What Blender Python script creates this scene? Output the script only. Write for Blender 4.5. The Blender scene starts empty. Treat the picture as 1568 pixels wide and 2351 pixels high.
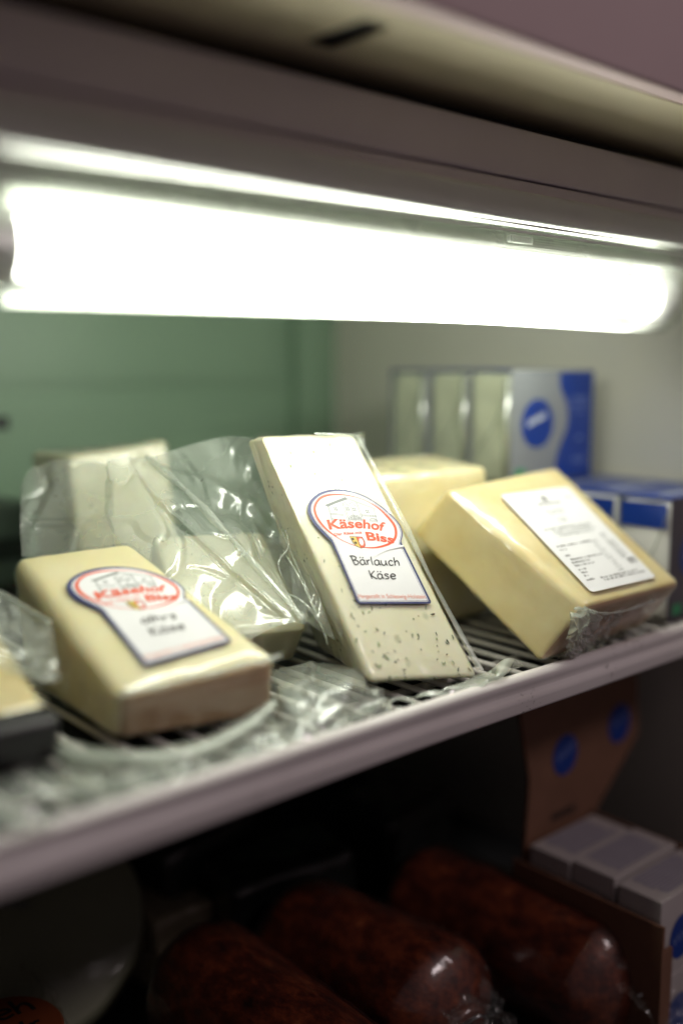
import bpy, bmesh, math, random
import numpy as np
from mathutils import Vector, noise as mnoise
random.seed(7); rng = np.random.default_rng(7)
scene = bpy.context.scene
COL = scene.collection

# ------------------------------------------------------------------ camera
W, H = 1568., 2351.                       # measuring frame of the photograph
LENS = 35.0
FPX = LENS / 36.0 * H
YAW = math.radians(41.1); PIT = math.radians(8.1)
C = np.array([0., 0., .18])               # camera; shelf top is z = 0
_fh = np.array([math.sin(YAW), math.cos(YAW), 0.])
RV = np.array([math.cos(YAW), -math.sin(YAW), 0.])
FV = _fh * math.cos(PIT) + np.array([0, 0, -math.sin(PIT)])
UV = np.cross(RV, FV)
cam_d = bpy.data.cameras.new('camera'); cam = bpy.data.objects.new('camera', cam_d); COL.objects.link(cam)
cam.location = C
cam.rotation_euler = (math.pi / 2 - PIT, 0, -YAW)
cam_d.sensor_fit = 'VERTICAL'; cam_d.sensor_height = 36; cam_d.sensor_width = 24; cam_d.lens = LENS
cam_d.clip_start = .01; cam_d.clip_end = 50
cam_d.dof.use_dof = True; cam_d.dof.focus_distance = .592; cam_d.dof.aperture_fstop = 1.25
cam_d.dof.aperture_blades = 9
scene.camera = cam

# ------------------------------------------------------------------ world and light
world = bpy.data.worlds.new('World'); scene.world = world; world.use_nodes = True
bg = world.node_tree.nodes['Background']
bg.inputs[0].default_value = (.60, .47, .50, 1); bg.inputs[1].default_value = .12
rl = bpy.data.lights.new('room_ceiling_lamp', 'AREA'); rl.shape = 'RECTANGLE'; rl.size = .6; rl.size_y = .3
rl.energy = 10.0; rl.color = (1., .85, .86)
rlo = bpy.data.objects.new('room_ceiling_lamp', rl); COL.objects.link(rlo)
rlo.location = (.9, -1.25, 1.6)
rlo.rotation_euler = (Vector((.45, .36, 0)) - Vector(rlo.location)).to_track_quat('-Z', 'Y').to_euler()
TUBE_STRENGTH = 25.0
scene.view_settings.view_transform = 'Standard'; scene.view_settings.look = 'None'
scene.view_settings.exposure = 0; scene.view_settings.gamma = 1
scene.render.engine = 'CYCLES'
cy = scene.cycles
cy.max_bounces = 14; cy.diffuse_bounces = 4; cy.glossy_bounces = 4; cy.transmission_bounces = 6
cy.transparent_max_bounces = 24; cy.use_denoising = True; cy.caustics_reflective = False; cy.caustics_refractive = False
cy.sample_clamp_indirect = 6

# ------------------------------------------------------------------ measuring helpers
def ray(u, v): return FV + RV * (u - W / 2) / FPX - UV * (v - H / 2) / FPX
def on(u, v, n, p):
    d = ray(u, v); n = np.asarray(n, float)
    return C + d * (np.dot(n, np.asarray(p, float) - C) / np.dot(n, d))
def atz(u, v, h): return on(u, v, (0, 0, 1), (0, 0, h))
def aty(u, v, h): return on(u, v, (0, 1, 0), (0, h, 0))
def atx(u, v, h): return on(u, v, (1, 0, 0), (h, 0, 0))
def atd(u, v, d): return C + ray(u, v) * d
def nrm(a): a = np.asarray(a, float); return a / np.linalg.norm(a)

# ------------------------------------------------------------------ materials
def new_mat(name):
    m = bpy.data.materials.new(name); m.use_nodes = True
    nt = m.node_tree; return m, nt, nt.nodes['Principled BSDF'], nt.nodes['Material Output']
def coords(nt, scale=1.0, stretch=None):
    tc = nt.nodes.new('ShaderNodeTexCoord'); mp = nt.nodes.new('ShaderNodeMapping')
    nt.links.new(tc.outputs['Object'], mp.inputs[0])
    mp.inputs['Scale'].default_value = stretch or (scale, scale, scale)
    return mp.outputs[0]
def add_noise(nt, vec, scale, detail=4, rough=.55):
    n = nt.nodes.new('ShaderNodeTexNoise'); nt.links.new(vec, n.inputs['Vector'])
    n.inputs['Scale'].default_value = scale; n.inputs['Detail'].default_value = detail; n.inputs['Roughness'].default_value = rough
    return n.outputs['Fac']
def add_ramp(nt, fac, stops):
    r = nt.nodes.new('ShaderNodeValToRGB'); nt.links.new(fac, r.inputs[0])
    e = r.color_ramp.elements
    while len(e) < len(stops): e.new(.5)
    for el, (p, c) in zip(e, stops): el.position = p; el.color = (*c, 1)
    return r.outputs[0]
def add_bump(nt, bsdf, fac, strength, dist=.001):
    b = nt.nodes.new('ShaderNodeBump'); nt.links.new(fac, b.inputs['Height'])
    b.inputs['Strength'].default_value = strength; b.inputs['Distance'].default_value = dist
    nt.links.new(b.outputs[0], bsdf.inputs['Normal']); return b
def mat(name, col, rough=.5, var=.12, scale=30, bump=.1, bscale=200, metallic=0, coat=0, sss=0, sss_r=(.01, .006, .003), col2=None, stretch=None, spec=.5):
    m, nt, b, o = new_mat(name)
    v = coords(nt, 1, stretch)
    c1 = col2 or tuple(max(0, x * (1 - var)) for x in col); c2 = col if col2 else tuple(min(1, x * (1 + var * .5)) for x in col)
    nt.links.new(add_ramp(nt, add_noise(nt, v, scale), [(.3, c1), (.7, c2)]), b.inputs['Base Color'])
    b.inputs['Roughness'].default_value = rough; b.inputs['Metallic'].default_value = metallic
    b.inputs['Specular IOR Level'].default_value = spec
    b.inputs['Coat Weight'].default_value = coat; b.inputs['Coat Roughness'].default_value = .12
    if sss:
        b.inputs['Subsurface Weight'].default_value = sss; b.inputs['Subsurface Radius'].default_value = sss_r; b.inputs['Subsurface Scale'].default_value = 1.0
    if bump: add_bump(nt, b, add_noise(nt, v, bscale, 3), bump)
    return m
def film(name, body=.06, refl=.10, rough=.16, tint=(.95, .97, .95), bump=.25, bscale=60, satin=0.):
    m, nt, b, o = new_mat(name); nt.nodes.remove(b)
    v = coords(nt, 1)
    tr = nt.nodes.new('ShaderNodeBsdfTransparent'); tr.inputs[0].default_value = (*tint, 1)
    gl = nt.nodes.new('ShaderNodeBsdfGlossy'); gl.inputs['Roughness'].default_value = rough; gl.inputs[0].default_value = (1, 1, 1, 1)
    df = nt.nodes.new('ShaderNodeBsdfDiffuse'); df.inputs[0].default_value = (.92, .97, .90, 1)
    tl = nt.nodes.new('ShaderNodeBsdfTranslucent'); tl.inputs[0].default_value = (.92, .97, .90, 1)
    md = nt.nodes.new('ShaderNodeMixShader'); md.inputs[0].default_value = .5
    nt.links.new(df.outputs[0], md.inputs[1]); nt.links.new(tl.outputs[0], md.inputs[2])
    m1 = nt.nodes.new('ShaderNodeMixShader')
    mr = nt.nodes.new('ShaderNodeMath'); mr.operation = 'MULTIPLY'; mr.inputs[1].default_value = body * 2
    nt.links.new(add_noise(nt, v, 35, 4), mr.inputs[0]); nt.links.new(mr.outputs[0], m1.inputs[0])
    nt.links.new(tr.outputs[0], m1.inputs[1]); nt.links.new(md.outputs[0], m1.inputs[2])
    fr = nt.nodes.new('ShaderNodeLayerWeight'); fr.inputs[0].default_value = .5
    pw = nt.nodes.new('ShaderNodeMath'); pw.operation = 'POWER'; pw.inputs[1].default_value = 4.0
    nt.links.new(fr.outputs['Facing'], pw.inputs[0])
    ad = nt.nodes.new('ShaderNodeMath'); ad.operation = 'MULTIPLY_ADD'; ad.inputs[1].default_value = .75; ad.inputs[2].default_value = refl; ad.use_clamp = True
    nt.links.new(pw.outputs[0], ad.inputs[0])
    m2 = nt.nodes.new('ShaderNodeMixShader'); nt.links.new(ad.outputs[0], m2.inputs[0])
    src = m1.outputs[0]
    if satin:
        g2 = nt.nodes.new('ShaderNodeBsdfGlossy'); g2.inputs['Roughness'].default_value = .68; g2.inputs[0].default_value = (.94, 1, .93, 1)
        m3 = nt.nodes.new('ShaderNodeMixShader'); m3.inputs[0].default_value = satin
        nt.links.new(src, m3.inputs[1]); nt.links.new(g2.outputs[0], m3.inputs[2]); src = m3.outputs[0]
    nt.links.new(src, m2.inputs[1]); nt.links.new(gl.outputs[0], m2.inputs[2])
    nt.links.new(m2.outputs[0], o.inputs[0])
    if bump:
        bp = nt.nodes.new('ShaderNodeBump'); bp.inputs['Strength'].default_value = bump; bp.inputs['Distance'].default_value = .002
        n2 = nt.nodes.new('ShaderNodeTexNoise'); n2.noise_type = 'RIDGED_MULTIFRACTAL'; n2.normalize = True
        nt.links.new(v, n2.inputs['Vector']); n2.inputs['Scale'].default_value = bscale; n2.inputs['Detail'].default_value = 3; n2.inputs['Distortion'].default_value = .6
        nt.links.new(n2.outputs['Fac'], bp.inputs['Height'])
        nt.links.new(bp.outputs[0], gl.inputs['Normal']); nt.links.new(bp.outputs[0], fr.inputs['Normal'])
    return m
def emit(name, col, s):
    m, nt, b, o = new_mat(name); nt.nodes.remove(b)
    e = nt.nodes.new('ShaderNodeEmission'); e.inputs[0].default_value = (*col, 1); e.inputs[1].default_value = s
    nt.links.new(e.outputs[0], o.inputs[0]); return m
def salami_mat():
    m, nt, b, o = new_mat('salami_meat'); v = coords(nt, 1)
    f1 = add_noise(nt, coords(nt, 1, (1, .6, 1)), 85, 8, .74)
    nt.links.new(add_ramp(nt, f1, [(.30, (.018, .005, .005)), (.46, (.085, .017, .009)), (.62, (.23, .052, .020)), (.78, (.58, .23, .10))]), b.inputs['Base Color'])
    b.inputs['Roughness'].default_value = .38; b.inputs['Coat Weight'].default_value = .3
    add_bump(nt, b, f1, .5, .002); return m
def cheese_mat(name, c1, c2, spots=None):
    m, nt, b, o = new_mat(name); v = coords(nt, 1)
    base = add_ramp(nt, add_noise(nt, v, 28, 5), [(.28, c1), (.72, c2)])
    if spots:
        mx = nt.nodes.new('ShaderNodeMix'); mx.data_type = 'RGBA'
        vs = coords(nt, 1, (1, 1, .5))
        vo = nt.nodes.new('ShaderNodeTexVoronoi'); vo.inputs['Scale'].default_value = 95; nt.links.new(vs, vo.inputs['Vector'])
        mk = nt.nodes.new('ShaderNodeMapRange'); mk.inputs[1].default_value = .10; mk.inputs[2].default_value = .26; mk.inputs[3].default_value = .5; mk.inputs[4].default_value = 0
        nt.links.new(vo.outputs['Distance'], mk.inputs[0])
        ga = nt.nodes.new('ShaderNodeMath'); ga.operation = 'MULTIPLY'
        g2 = nt.nodes.new('ShaderNodeMapRange'); g2.inputs[1].default_value = .5; g2.inputs[2].default_value = .62
        nt.links.new(add_noise(nt, v, 45, 2), g2.inputs[0]); nt.links.new(mk.outputs[0], ga.inputs[0]); nt.links.new(g2.outputs[0], ga.inputs[1])
        nt.links.new(ga.outputs[0], mx.inputs[0]); nt.links.new(base, mx.inputs[6]); mx.inputs[7].default_value = (*spots, 1)
        base = mx.outputs[2]
    nt.links.new(base, b.inputs['Base Color'])
    b.inputs['Roughness'].default_value = .45
    b.inputs['Subsurface Weight'].default_value = .35; b.inputs['Subsurface Radius'].default_value = (.006, .004, .0018); b.inputs['Subsurface Scale'].default_value = 1
    add_bump(nt, b, add_noise(nt, v, 260, 4), .12, .0006); return m

M = {}
M['herb_cheese'] = cheese_mat('herb_cheese', (.82, .785, .53), (.89, .865, .65), (.36, .40, .22))
M['pale_cheese'] = cheese_mat('pale_cheese', (.82, .73, .38), (.89, .82, .52))
M['gold_cheese'] = cheese_mat('gold_cheese', (.76, .59, .23), (.88, .77, .42))
M['rind'] = mat('rind', (.66, .45, .25), .5, col2=(.52, .32, .16), scale=22, stretch=(1, 1, 4), sss=.2, sss_r=(.004, .002, .001))
M['black_rind'] = mat('black_wax', (.012, .011, .013), .35, .3, 40, .2)
M['herb'] = mat('herb', (.035, .065, .012), .6, .5, 400, .2)
M['herb_faint'] = mat('herb_under_surface', (.34, .40, .20), .5, .3, 300, 0)
M['film'] = film('clear_film', .02, .075, .20, (.99, .99, .985), bump=.35, bscale=14, satin=.045)
M['film_bag'] = film('vacuum_bag_film', .13, .075, .11, (.99, .998, .985), .25, 14, .17)
M['film_crumple'] = film('crumpled_film', .16, .08, .12, (.985, .998, .975), .3, 20, .20)
M['film_dark'] = film('casing_film', .006, .05, .17, (.97, .95, .93), .3, 50)
M['film_tail'] = film('casing_tail_film', .02, .07, .10, (.99, .97, .96), .5, 22, .03)
M['film_gloss'] = film('glossy_pack_film', .12, .25, .2, (.97, .98, .96), .1, 40, .2)
M['label'] = mat('label_paper', (.80, .805, .81), .6, .03, 60, .05, spec=.25)
M['blue_ink'] = mat('blue_ink', (.045, .055, .16), .4, .1, 60, 0)
M['red_ink'] = mat('red_ink', (.75, .10, .035), .4, .1, 60, 0)
M['pale_red'] = mat('pale_red_ink', (.78, .30, .22), .4, .1, 60, 0)  # paler red: glare over the small bottom lettering put into the ink colour
M['grey_ink'] = mat('grey_ink', (.26, .28, .27), .6, .1, 60, 0, spec=.25)
M['pale_ink'] = mat('pale_ink', (.54, .56, .55), .6, .1, 60, 0, spec=.25)
M['black_ink'] = mat('black_ink', (.025, .024, .022), .45, .2, 60, 0)
M['yellow_ink'] = mat('yellow_ink', (.70, .52, .12), .4, .1, 60, 0)
M['text_grey'] = mat('printed_text_grey', (.20, .20, .20), .5, .2, 60, 0)
def rail_mat():
    m, nt, b, o = new_mat('white_coated_metal'); v = coords(nt, 1)
    base = add_ramp(nt, add_noise(nt, v, 18), [(.3, (.68, .64, .63)), (.7, (.76, .72, .71))])
    sp = add_ramp(nt, add_noise(nt, coords(nt, 1, (1, 2, 2)), 260, 3), [(.58, (0, 0, 0)), (.66, (1, 1, 1))])
    lo = add_ramp(nt, add_noise(nt, v, 22, 2), [(.56, (0, 0, 0)), (.66, (1, 1, 1))])
    mu = nt.nodes.new('ShaderNodeMath'); mu.operation = 'MULTIPLY'; nt.links.new(sp, mu.inputs[0]); nt.links.new(lo, mu.inputs[1])
    mx = nt.nodes.new('ShaderNodeMix'); mx.data_type = 'RGBA'; nt.links.new(mu.outputs[0], mx.inputs[0]); nt.links.new(base, mx.inputs[6]); mx.inputs[7].default_value = (.16, .14, .12, 1)
    nt.links.new(mx.outputs[2], b.inputs['Base Color']); b.inputs['Roughness'].default_value = .32
    add_bump(nt, b, add_noise(nt, v, 300, 3), .06); return m
M['white_metal'] = rail_mat()
M['plain_white_metal'] = mat('white_coated_metal', (.74, .70, .69), .32, .06, 18, .06, 300)
M['wire'] = mat('white_coated_wire', (.62, .60, .56), .35, .12, 25, .1, 300)
M['light_block'] = mat('dark_light_block', (.012, .013, .013), .8, .3, 40, .2)  # for the added sheet that blocks light below the wires
M['back'] = mat('green_back_panel', (.27, .40, .28), .38, .06, 6, .04)
M['end'] = mat('grey_end_wall', (.76, .74, .65), .5, .05, 5, .04)
M['inner'] = mat('cabinet_inner', (.74, .76, .72), .5, .06, 6, .04)
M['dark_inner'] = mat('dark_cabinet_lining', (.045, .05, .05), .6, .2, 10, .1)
M['beige'] = mat('beige_panel', (.52, .46, .31), .5, .05, 6, .05)
M['pink'] = mat('pinkish_front_panel', (.56, .43, .44), .55, .06, 6, .05)
M['grey_trim'] = mat('grey_trim', (.70, .64, .67), .42, .07, 9, .05)
M['black'] = mat('black_slot', (.006, .006, .006), .7, .2, 20, 0)
M['lamp_plastic'] = mat('lamp_white_plastic', (.72, .74, .70), .4, .04, 20, 0)
m, nt, b, o = new_mat('milky_shoulder'); nt.nodes.remove(b)
tl = nt.nodes.new('ShaderNodeBsdfTranslucent'); tl.inputs[0].default_value = (.30, .34, .28, 1)
df = nt.nodes.new('ShaderNodeBsdfDiffuse'); df.inputs[0].default_value = (.6, .64, .57, 1)
mx = nt.nodes.new('ShaderNodeMixShader'); mx.inputs[0].default_value = .70
nt.links.new(tl.outputs[0], mx.inputs[1]); nt.links.new(df.outputs[0], mx.inputs[2]); nt.links.new(mx.outputs[0], o.inputs[0])
M['shoulder'] = m
M['tube'] = emit('fluorescent_tube', (1., 1., .90), TUBE_STRENGTH)
m, nt, b, o = new_mat('lamp_diffuser'); nt.nodes.remove(b)
tr = nt.nodes.new('ShaderNodeBsdfTransparent'); tr.inputs[0].default_value = (.95, .97, .94, 1)
tl = nt.nodes.new('ShaderNodeBsdfTranslucent'); tl.inputs[0].default_value = (.9, .93, .89, 1)
gl = nt.nodes.new('ShaderNodeBsdfGlossy'); gl.inputs['Roughness'].default_value = .12
fr = nt.nodes.new('ShaderNodeLayerWeight'); fr.inputs[0].default_value = .12
x1 = nt.nodes.new('ShaderNodeMixShader'); x1.inputs[0].default_value = .11
nt.links.new(tr.outputs[0], x1.inputs[1]); nt.links.new(tl.outputs[0], x1.inputs[2])
x2 = nt.nodes.new('ShaderNodeMixShader'); nt.links.new(fr.outputs['Facing'], x2.inputs[0])
nt.links.new(x1.outputs[0], x2.inputs[1]); nt.links.new(gl.outputs[0], x2.inputs[2]); nt.links.new(x2.outputs[0], o.inputs[0])
M['diffuser'] = m
M['blue_card'] = mat('blue_card', (.004, .035, .25), .35, .06, 25, .03)
M['silver_card'] = mat('silver_card', (.23, .245, .26), .38, .05, 25, .03)
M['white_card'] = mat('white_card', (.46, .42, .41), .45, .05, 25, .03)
M['purple_card'] = mat('dark_purple_card', (.07, .055, .08), .4, .1, 25, .03)
M['white_ink'] = mat('white_ink', (.62, .66, .74), .4, .1, 60, 0)
M['soft_blue'] = mat('pale_blue_ink', (.16, .22, .52), .4, .1, 60, 0)
M['green_ink'] = mat('green_ink', (.03, .30, .12), .4, .1, 60, 0)
M['wrapped'] = mat('wrapped_white_cheese', (.50, .53, .40), .22, .2, 30, .3, 40, coat=1.)
M['wrapped_white'] = mat('wrapped_bright_white_cheese', (.90, .89, .86), .35, .04, 30, .15, 60, coat=.4)
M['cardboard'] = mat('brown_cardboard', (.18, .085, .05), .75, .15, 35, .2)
M['text_lines'] = mat('violet_grey_text', (.27, .25, .32), .5, .1, 60, 0)
M['salami'] = salami_mat()
M['clip'] = mat('metal_clip', (.6, .6, .6), .3, .1, 60, 0, metallic=1)
M['green_lid'] = mat('pale_green_lid', (.36, .40, .28), .55, .12, 14, .1)
M['tub'] = mat('brown_tub', (.36, .23, .18), .5, .15, 20, .1)
M['dark_green'] = mat('dark_green_label', (.012, .05, .035), .5, .15, 30, 0)
M['cream_block'] = mat('cream_block', (.75, .68, .48), .5, .12, 25, .1)
M['dark_pack'] = mat('dark_green_packet', (.022, .030, .028), .4, .3, 30, .2, coat=.3)
M['grey_pack'] = mat('grey_green_packet', (.10, .14, .11), .45, .25, 20, .2)
M['orange'] = mat('orange_label', (.26, .065, .02), .5, .15, 40, .05)

# ------------------------------------------------------------------ object helpers
ORG = {}
def link(o, parent=None, loc=None):
    COL.objects.link(o)
    if parent is not None:
        o.parent = parent; ORG[o.name] = ORG[parent.name]
    else:
        o.location = loc if loc is not None else (0, 0, 0); ORG[o.name] = np.array(o.location)
    return o
def tag(o, label, cat, group=None):
    o['label'] = label; o['category'] = cat
    if group: o['group'] = group
    return o
def thing(name, loc, label, cat, group=None):
    return tag(link(bpy.data.objects.new(name, None), None, [float(x) for x in loc]), label, cat, group)
def mesh(name, V, Fc, material, parent=None, loc=None, smooth=False):
    V = np.asarray(V, float)
    if parent is None and loc is None: loc = (V[:, 0].mean(), V[:, 1].mean(), V[:, 2].min())
    org = ORG[parent.name] if parent is not None else np.array(loc, float)
    me = bpy.data.meshes.new(name); me.from_pydata((V - org).tolist(), [], [list(map(int, f)) for f in Fc]); me.update()
    if smooth:
        me.polygons.foreach_set('use_smooth', [True] * len(me.polygons))
    if isinstance(material, (list, tuple)):
        for mm in material: me.materials.append(mm)
    else: me.materials.append(material)
    return link(bpy.data.objects.new(name, me), parent, loc)
def struct(o): o['kind'] = 'structure'; return o
def copy_tree(o, parent=None, delta=(0, 0, 0)):
    c = o.copy(); COL.objects.link(c); c.parent = parent
    if parent is None: c.location = Vector(o.location) + Vector(delta)
    for ch in list(o.children): copy_tree(ch, c)
    return c
def boxvf(x0, x1, y0, y1, z0, z1):
    V = [(x, y, z) for x in (x0, x1) for y in (y0, y1) for z in (z0, z1)]
    return V, [(0, 1, 3, 2), (4, 6, 7, 5), (0, 4, 5, 1), (2, 3, 7, 6), (0, 2, 6, 4), (1, 5, 7, 3)]
def box_corners(x0, x1, y0, y1, z0, z1):
    return np.array([[[[x, y, z] for z in (z0, z1)] for y in (y0, y1)] for x in (x0, x1)], float)
def hexa(c, r=.003, n=14, off=0., disp=None):
    """rounded six-sided solid through eight corners c[i][j][k]; returns verts, faces, side index"""
    c = np.asarray(c, float)
    L = np.array([np.mean([np.linalg.norm(c[1, j, k] - c[0, j, k]) for j in (0, 1) for k in (0, 1)]),
                  np.mean([np.linalg.norm(c[i, 1, k] - c[i, 0, k]) for i in (0, 1) for k in (0, 1)]),
                  np.mean([np.linalg.norm(c[i, j, 1] - c[i, j, 0]) for i in (0, 1) for j in (0, 1)])])
    def ticks(l):
        e = [0, r * .35, r * .7, r]
        return np.array(e + list(np.linspace(r, l - r, n)[1:-1]) + [l - x for x in e[::-1]])
    T = [ticks(l) for l in L]
    idx, V, Fc, S = {}, [], [], []
    def vid(a, b_, c_):
        key = (a, b_, c_)
        if key not in idx:
            idx[key] = len(V); V.append((T[0][a], T[1][b_], T[2][c_]))
        return idx[key]
    N = [len(t) for t in T]
    for ax in range(3):
        o1, o2 = [(1, 2), (2, 0), (0, 1)][ax]
        for s in (0, 1):
            for a in range(N[o1] - 1):
                for b_ in range(N[o2] - 1):
                    q = []
                    for da, db in ((0, 0), (1, 0), (1, 1), (0, 1)):
                        k = [0, 0, 0]; k[ax] = s * (N[ax] - 1); k[o1] = a + da; k[o2] = b_ + db; q.append(vid(*k))
                    Fc.append(q if s else q[::-1]); S.append(ax * 2 + s)
    q = np.array(V); inner = np.clip(q, r, L - r); d = q - inner; ln = np.linalg.norm(d, axis=1, keepdims=True)
    nl = d / np.maximum(ln, 1e-9); q = inner + nl * (r + off)
    p = q / L
    x, y, z = p[:, 0:1], p[:, 1:2], p[:, 2:3]
    P = 0
    for i in (0, 1):
        for j in (0, 1):
            for k in (0, 1):
                P = P + c[i, j, k] * (x if i else 1 - x) * (y if j else 1 - y) * (z if k else 1 - z)
    ex = nrm(c[1, 0, 0] - c[0, 0, 0]); ey = nrm(c[0, 1, 0] - c[0, 0, 0]); ez = nrm(np.cross(ex, ey))
    nw = nl[:, 0:1] * ex + nl[:, 1:2] * ey + nl[:, 2:3] * ez
    if disp is not None:
        P = P + nw * np.array([[disp(Vector(v), pp)] for v, pp in zip(P, p)])
    return P, Fc, S
def nz(v, s): return mnoise.noise(v * s)
def cheese_disp(a, s=60):
    return lambda v, p: a * nz(v, s) + a * .6 * nz(v, s * 3)
def wrinkle(a, s=70, sharp=2.2):
    def fn(v, p):
        w = Vector((v.x + .012 * nz(v, 40), v.y + .012 * nz(v + Vector((3, 1, 2)), 40), v.z))
        t = 1 - abs(nz(w, s)) * 2
        return a * max(0, t) ** sharp + a * .3 * nz(v, s * 2.5)
    return fn
def faces_mat(o, S, table):
    o.data.polygons.foreach_set('material_index', [table.get(s, 0) for s in S])
def spline(pts, n=8, closed=False):
    P = np.asarray(pts, float); out = []; m = len(P)
    for i in range(m if closed else m - 1):
        if closed: p0, p1, p2, p3 = P[(i - 1) % m], P[i], P[(i + 1) % m], P[(i + 2) % m]
        else: p0, p1, p2, p3 = P[max(i - 1, 0)], P[i], P[i + 1], P[min(i + 2, m - 1)]
        for t in np.arange(n) / n:
            out.append(.5 * ((2 * p1) + (p2 - p0) * t + (2 * p0 - 5 * p1 + 4 * p2 - p3) * t ** 2 + (3 * p1 - p0 - 3 * p2 + p3) * t ** 3))
    if not closed: out.append(P[-1])
    return np.array(out)
def sheet(ctrl, n=40, wr=None):
    """smooth surface through a grid of 3D control points, with wrinkles along the normal"""
    G = np.asarray(ctrl, float)
    rows = [spline(r_, n // (len(r_) - 1)) for r_ in G]
    R2 = np.array(rows); cols = [spline(R2[:, j], n // (len(G) - 1)) for j in range(R2.shape[1])]
    S = np.array(cols)
    du = np.gradient(S, axis=0); dv = np.gradient(S, axis=1); N = np.cross(du, dv); N /= np.maximum(np.linalg.norm(N, axis=2, keepdims=True), 1e-9)
    a, b_ = S.shape[:2]
    if wr is not None:
        for i in range(a):
            for j in range(b_):
                S[i, j] += N[i, j] * wr(i / (a - 1), j / (b_ - 1), Vector(S[i, j]))
    V = S.reshape(-1, 3); Fc = [(i * b_ + j, i * b_ + j + 1, (i + 1) * b_ + j + 1, (i + 1) * b_ + j) for i in range(a - 1) for j in range(b_ - 1)]
    return V, Fc
def tube(path, rad, seg=8):
    P = np.asarray(path, float); V, Fc = [], []
    for i, p in enumerate(P):
        t = nrm(P[min(i + 1, len(P) - 1)] - P[max(i - 1, 0)])
        a = nrm(np.cross(t, (0, 0, 1) if abs(t[2]) < .9 else (1, 0, 0))); b_ = np.cross(t, a)
        rr = rad[i] if hasattr(rad, '__len__') else rad
        for k in range(seg):
            th = 2 * math.pi * k / seg; V.append(p + rr * (a * math.cos(th) + b_ * math.sin(th)))
    for i in range(len(P) - 1):
        for k in range(seg):
            Fc.append((i * seg + k, i * seg + (k + 1) % seg, (i + 1) * seg + (k + 1) % seg, (i + 1) * seg + k))
    Fc.append(list(range(seg))[::-1]); Fc.append([(len(P) - 1) * seg + k for k in range(seg)])
    return V, Fc
def extrude_x(profile, x0, x1, nx=1):
    P = np.asarray(profile, float); m = len(P); V, Fc = [], []
    for x in np.linspace(x0, x1, nx + 1):
        V += [(x, p[0], p[1]) for p in P]
    for i in range(nx):
        for k in range(m):
            Fc.append((i * m + k, (i + 1) * m + k, (i + 1) * m + (k + 1) % m, i * m + (k + 1) % m))
    Fc.append(list(range(m))); Fc.append([nx * m + k for k in range(m)][::-1])
    return V, Fc

# ---- flat print: 2D outlines laid on a plane through a mapping (2D -> 3D)
def lay(mapf, pts, lift): return [mapf(x, y, lift) for x, y in pts]
def flat_poly(name, pts, mapf, lift, material, parent):
    pts = np.asarray(pts); return mesh(name, lay(mapf, pts, lift), [range(len(pts))], material, parent)
def ribbon2d(pts, w, closed=False):
    P = np.asarray(pts, float); m = len(P); L, R_ = [], []
    for i in range(m):
        a = P[(i - 1) % m] if closed or i > 0 else P[i]; b_ = P[(i + 1) % m] if closed or i < m - 1 else P[i]
        t = b_ - a; t = t / max(np.linalg.norm(t), 1e-9); n_ = np.array([-t[1], t[0]])
        ww = w[i] if hasattr(w, '__len__') else w
        L.append(P[i] + n_ * ww / 2); R_.append(P[i] - n_ * ww / 2)
    V = L + R_; Fc = [(i, (i + 1) % m, m + (i + 1) % m, m + i) for i in range(m if closed else m - 1)]
    return V, Fc
def strokes(name, lines, w, mapf, lift, material, parent, smooth_n=5):
    V, Fc = [], []
    for ln in lines:
        p = spline(ln, smooth_n) if len(ln) > 2 and smooth_n > 1 else np.asarray(ln, float)
        v, f = ribbon2d(p, w); b0 = len(V); V += [tuple(x) for x in v]; Fc += [[i + b0 for i in q] for q in f]
    return mesh(name, lay(mapf, V, lift), Fc, material, parent)
GLYPH = {}
def text2d(body, bold=0.0):
    cu = bpy.data.curves.new('t', 'FONT'); cu.body = body; cu.size = 1; cu.offset = bold; cu.resolution_u = 4
    ob = bpy.data.objects.new('t', cu); COL.objects.link(ob)
    dg = bpy.context.evaluated_depsgraph_get(); dg.update(); me = ob.evaluated_get(dg).to_mesh()
    V = np.array([v.co[:2] for v in me.vertices]); Fc = [list(p.vertices) for p in me.polygons]
    ob.evaluated_get(dg).to_mesh_clear(); bpy.data.objects.remove(ob); bpy.data.curves.remove(cu)
    return V, Fc
CAP = .72
def bend(V, p0, pm, p1, up0, up1):
    """map text coords (x 0..1 along, y in cap heights) to a bent baseline"""
    p0, pm, p1, up0, up1 = map(lambda q: np.array(q, float), (p0, pm, p1, up0, up1)); out = []
    for t, y in V:
        base = p0 * (1 - t) * (1 - 2 * t) + pm * 4 * t * (1 - t) + p1 * t * (2 * t - 1)
        out.append(base + (up0 * (1 - t) + up1 * t) * y)
    return out
def text_on(name, body, p0, pm, p1, up0, up1, mapf, lift, material, parent, bold=0.0):
    V, Fc = text2d(body, bold); x0, x1 = V[:, 0].min(), V[:, 0].max()
    V = np.stack([(V[:, 0] - x0) / (x1 - x0), V[:, 1] / CAP], 1)
    return mesh(name, lay(mapf, bend(V, p0, pm, p1, up0, up1), lift), Fc, material, parent)
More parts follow.
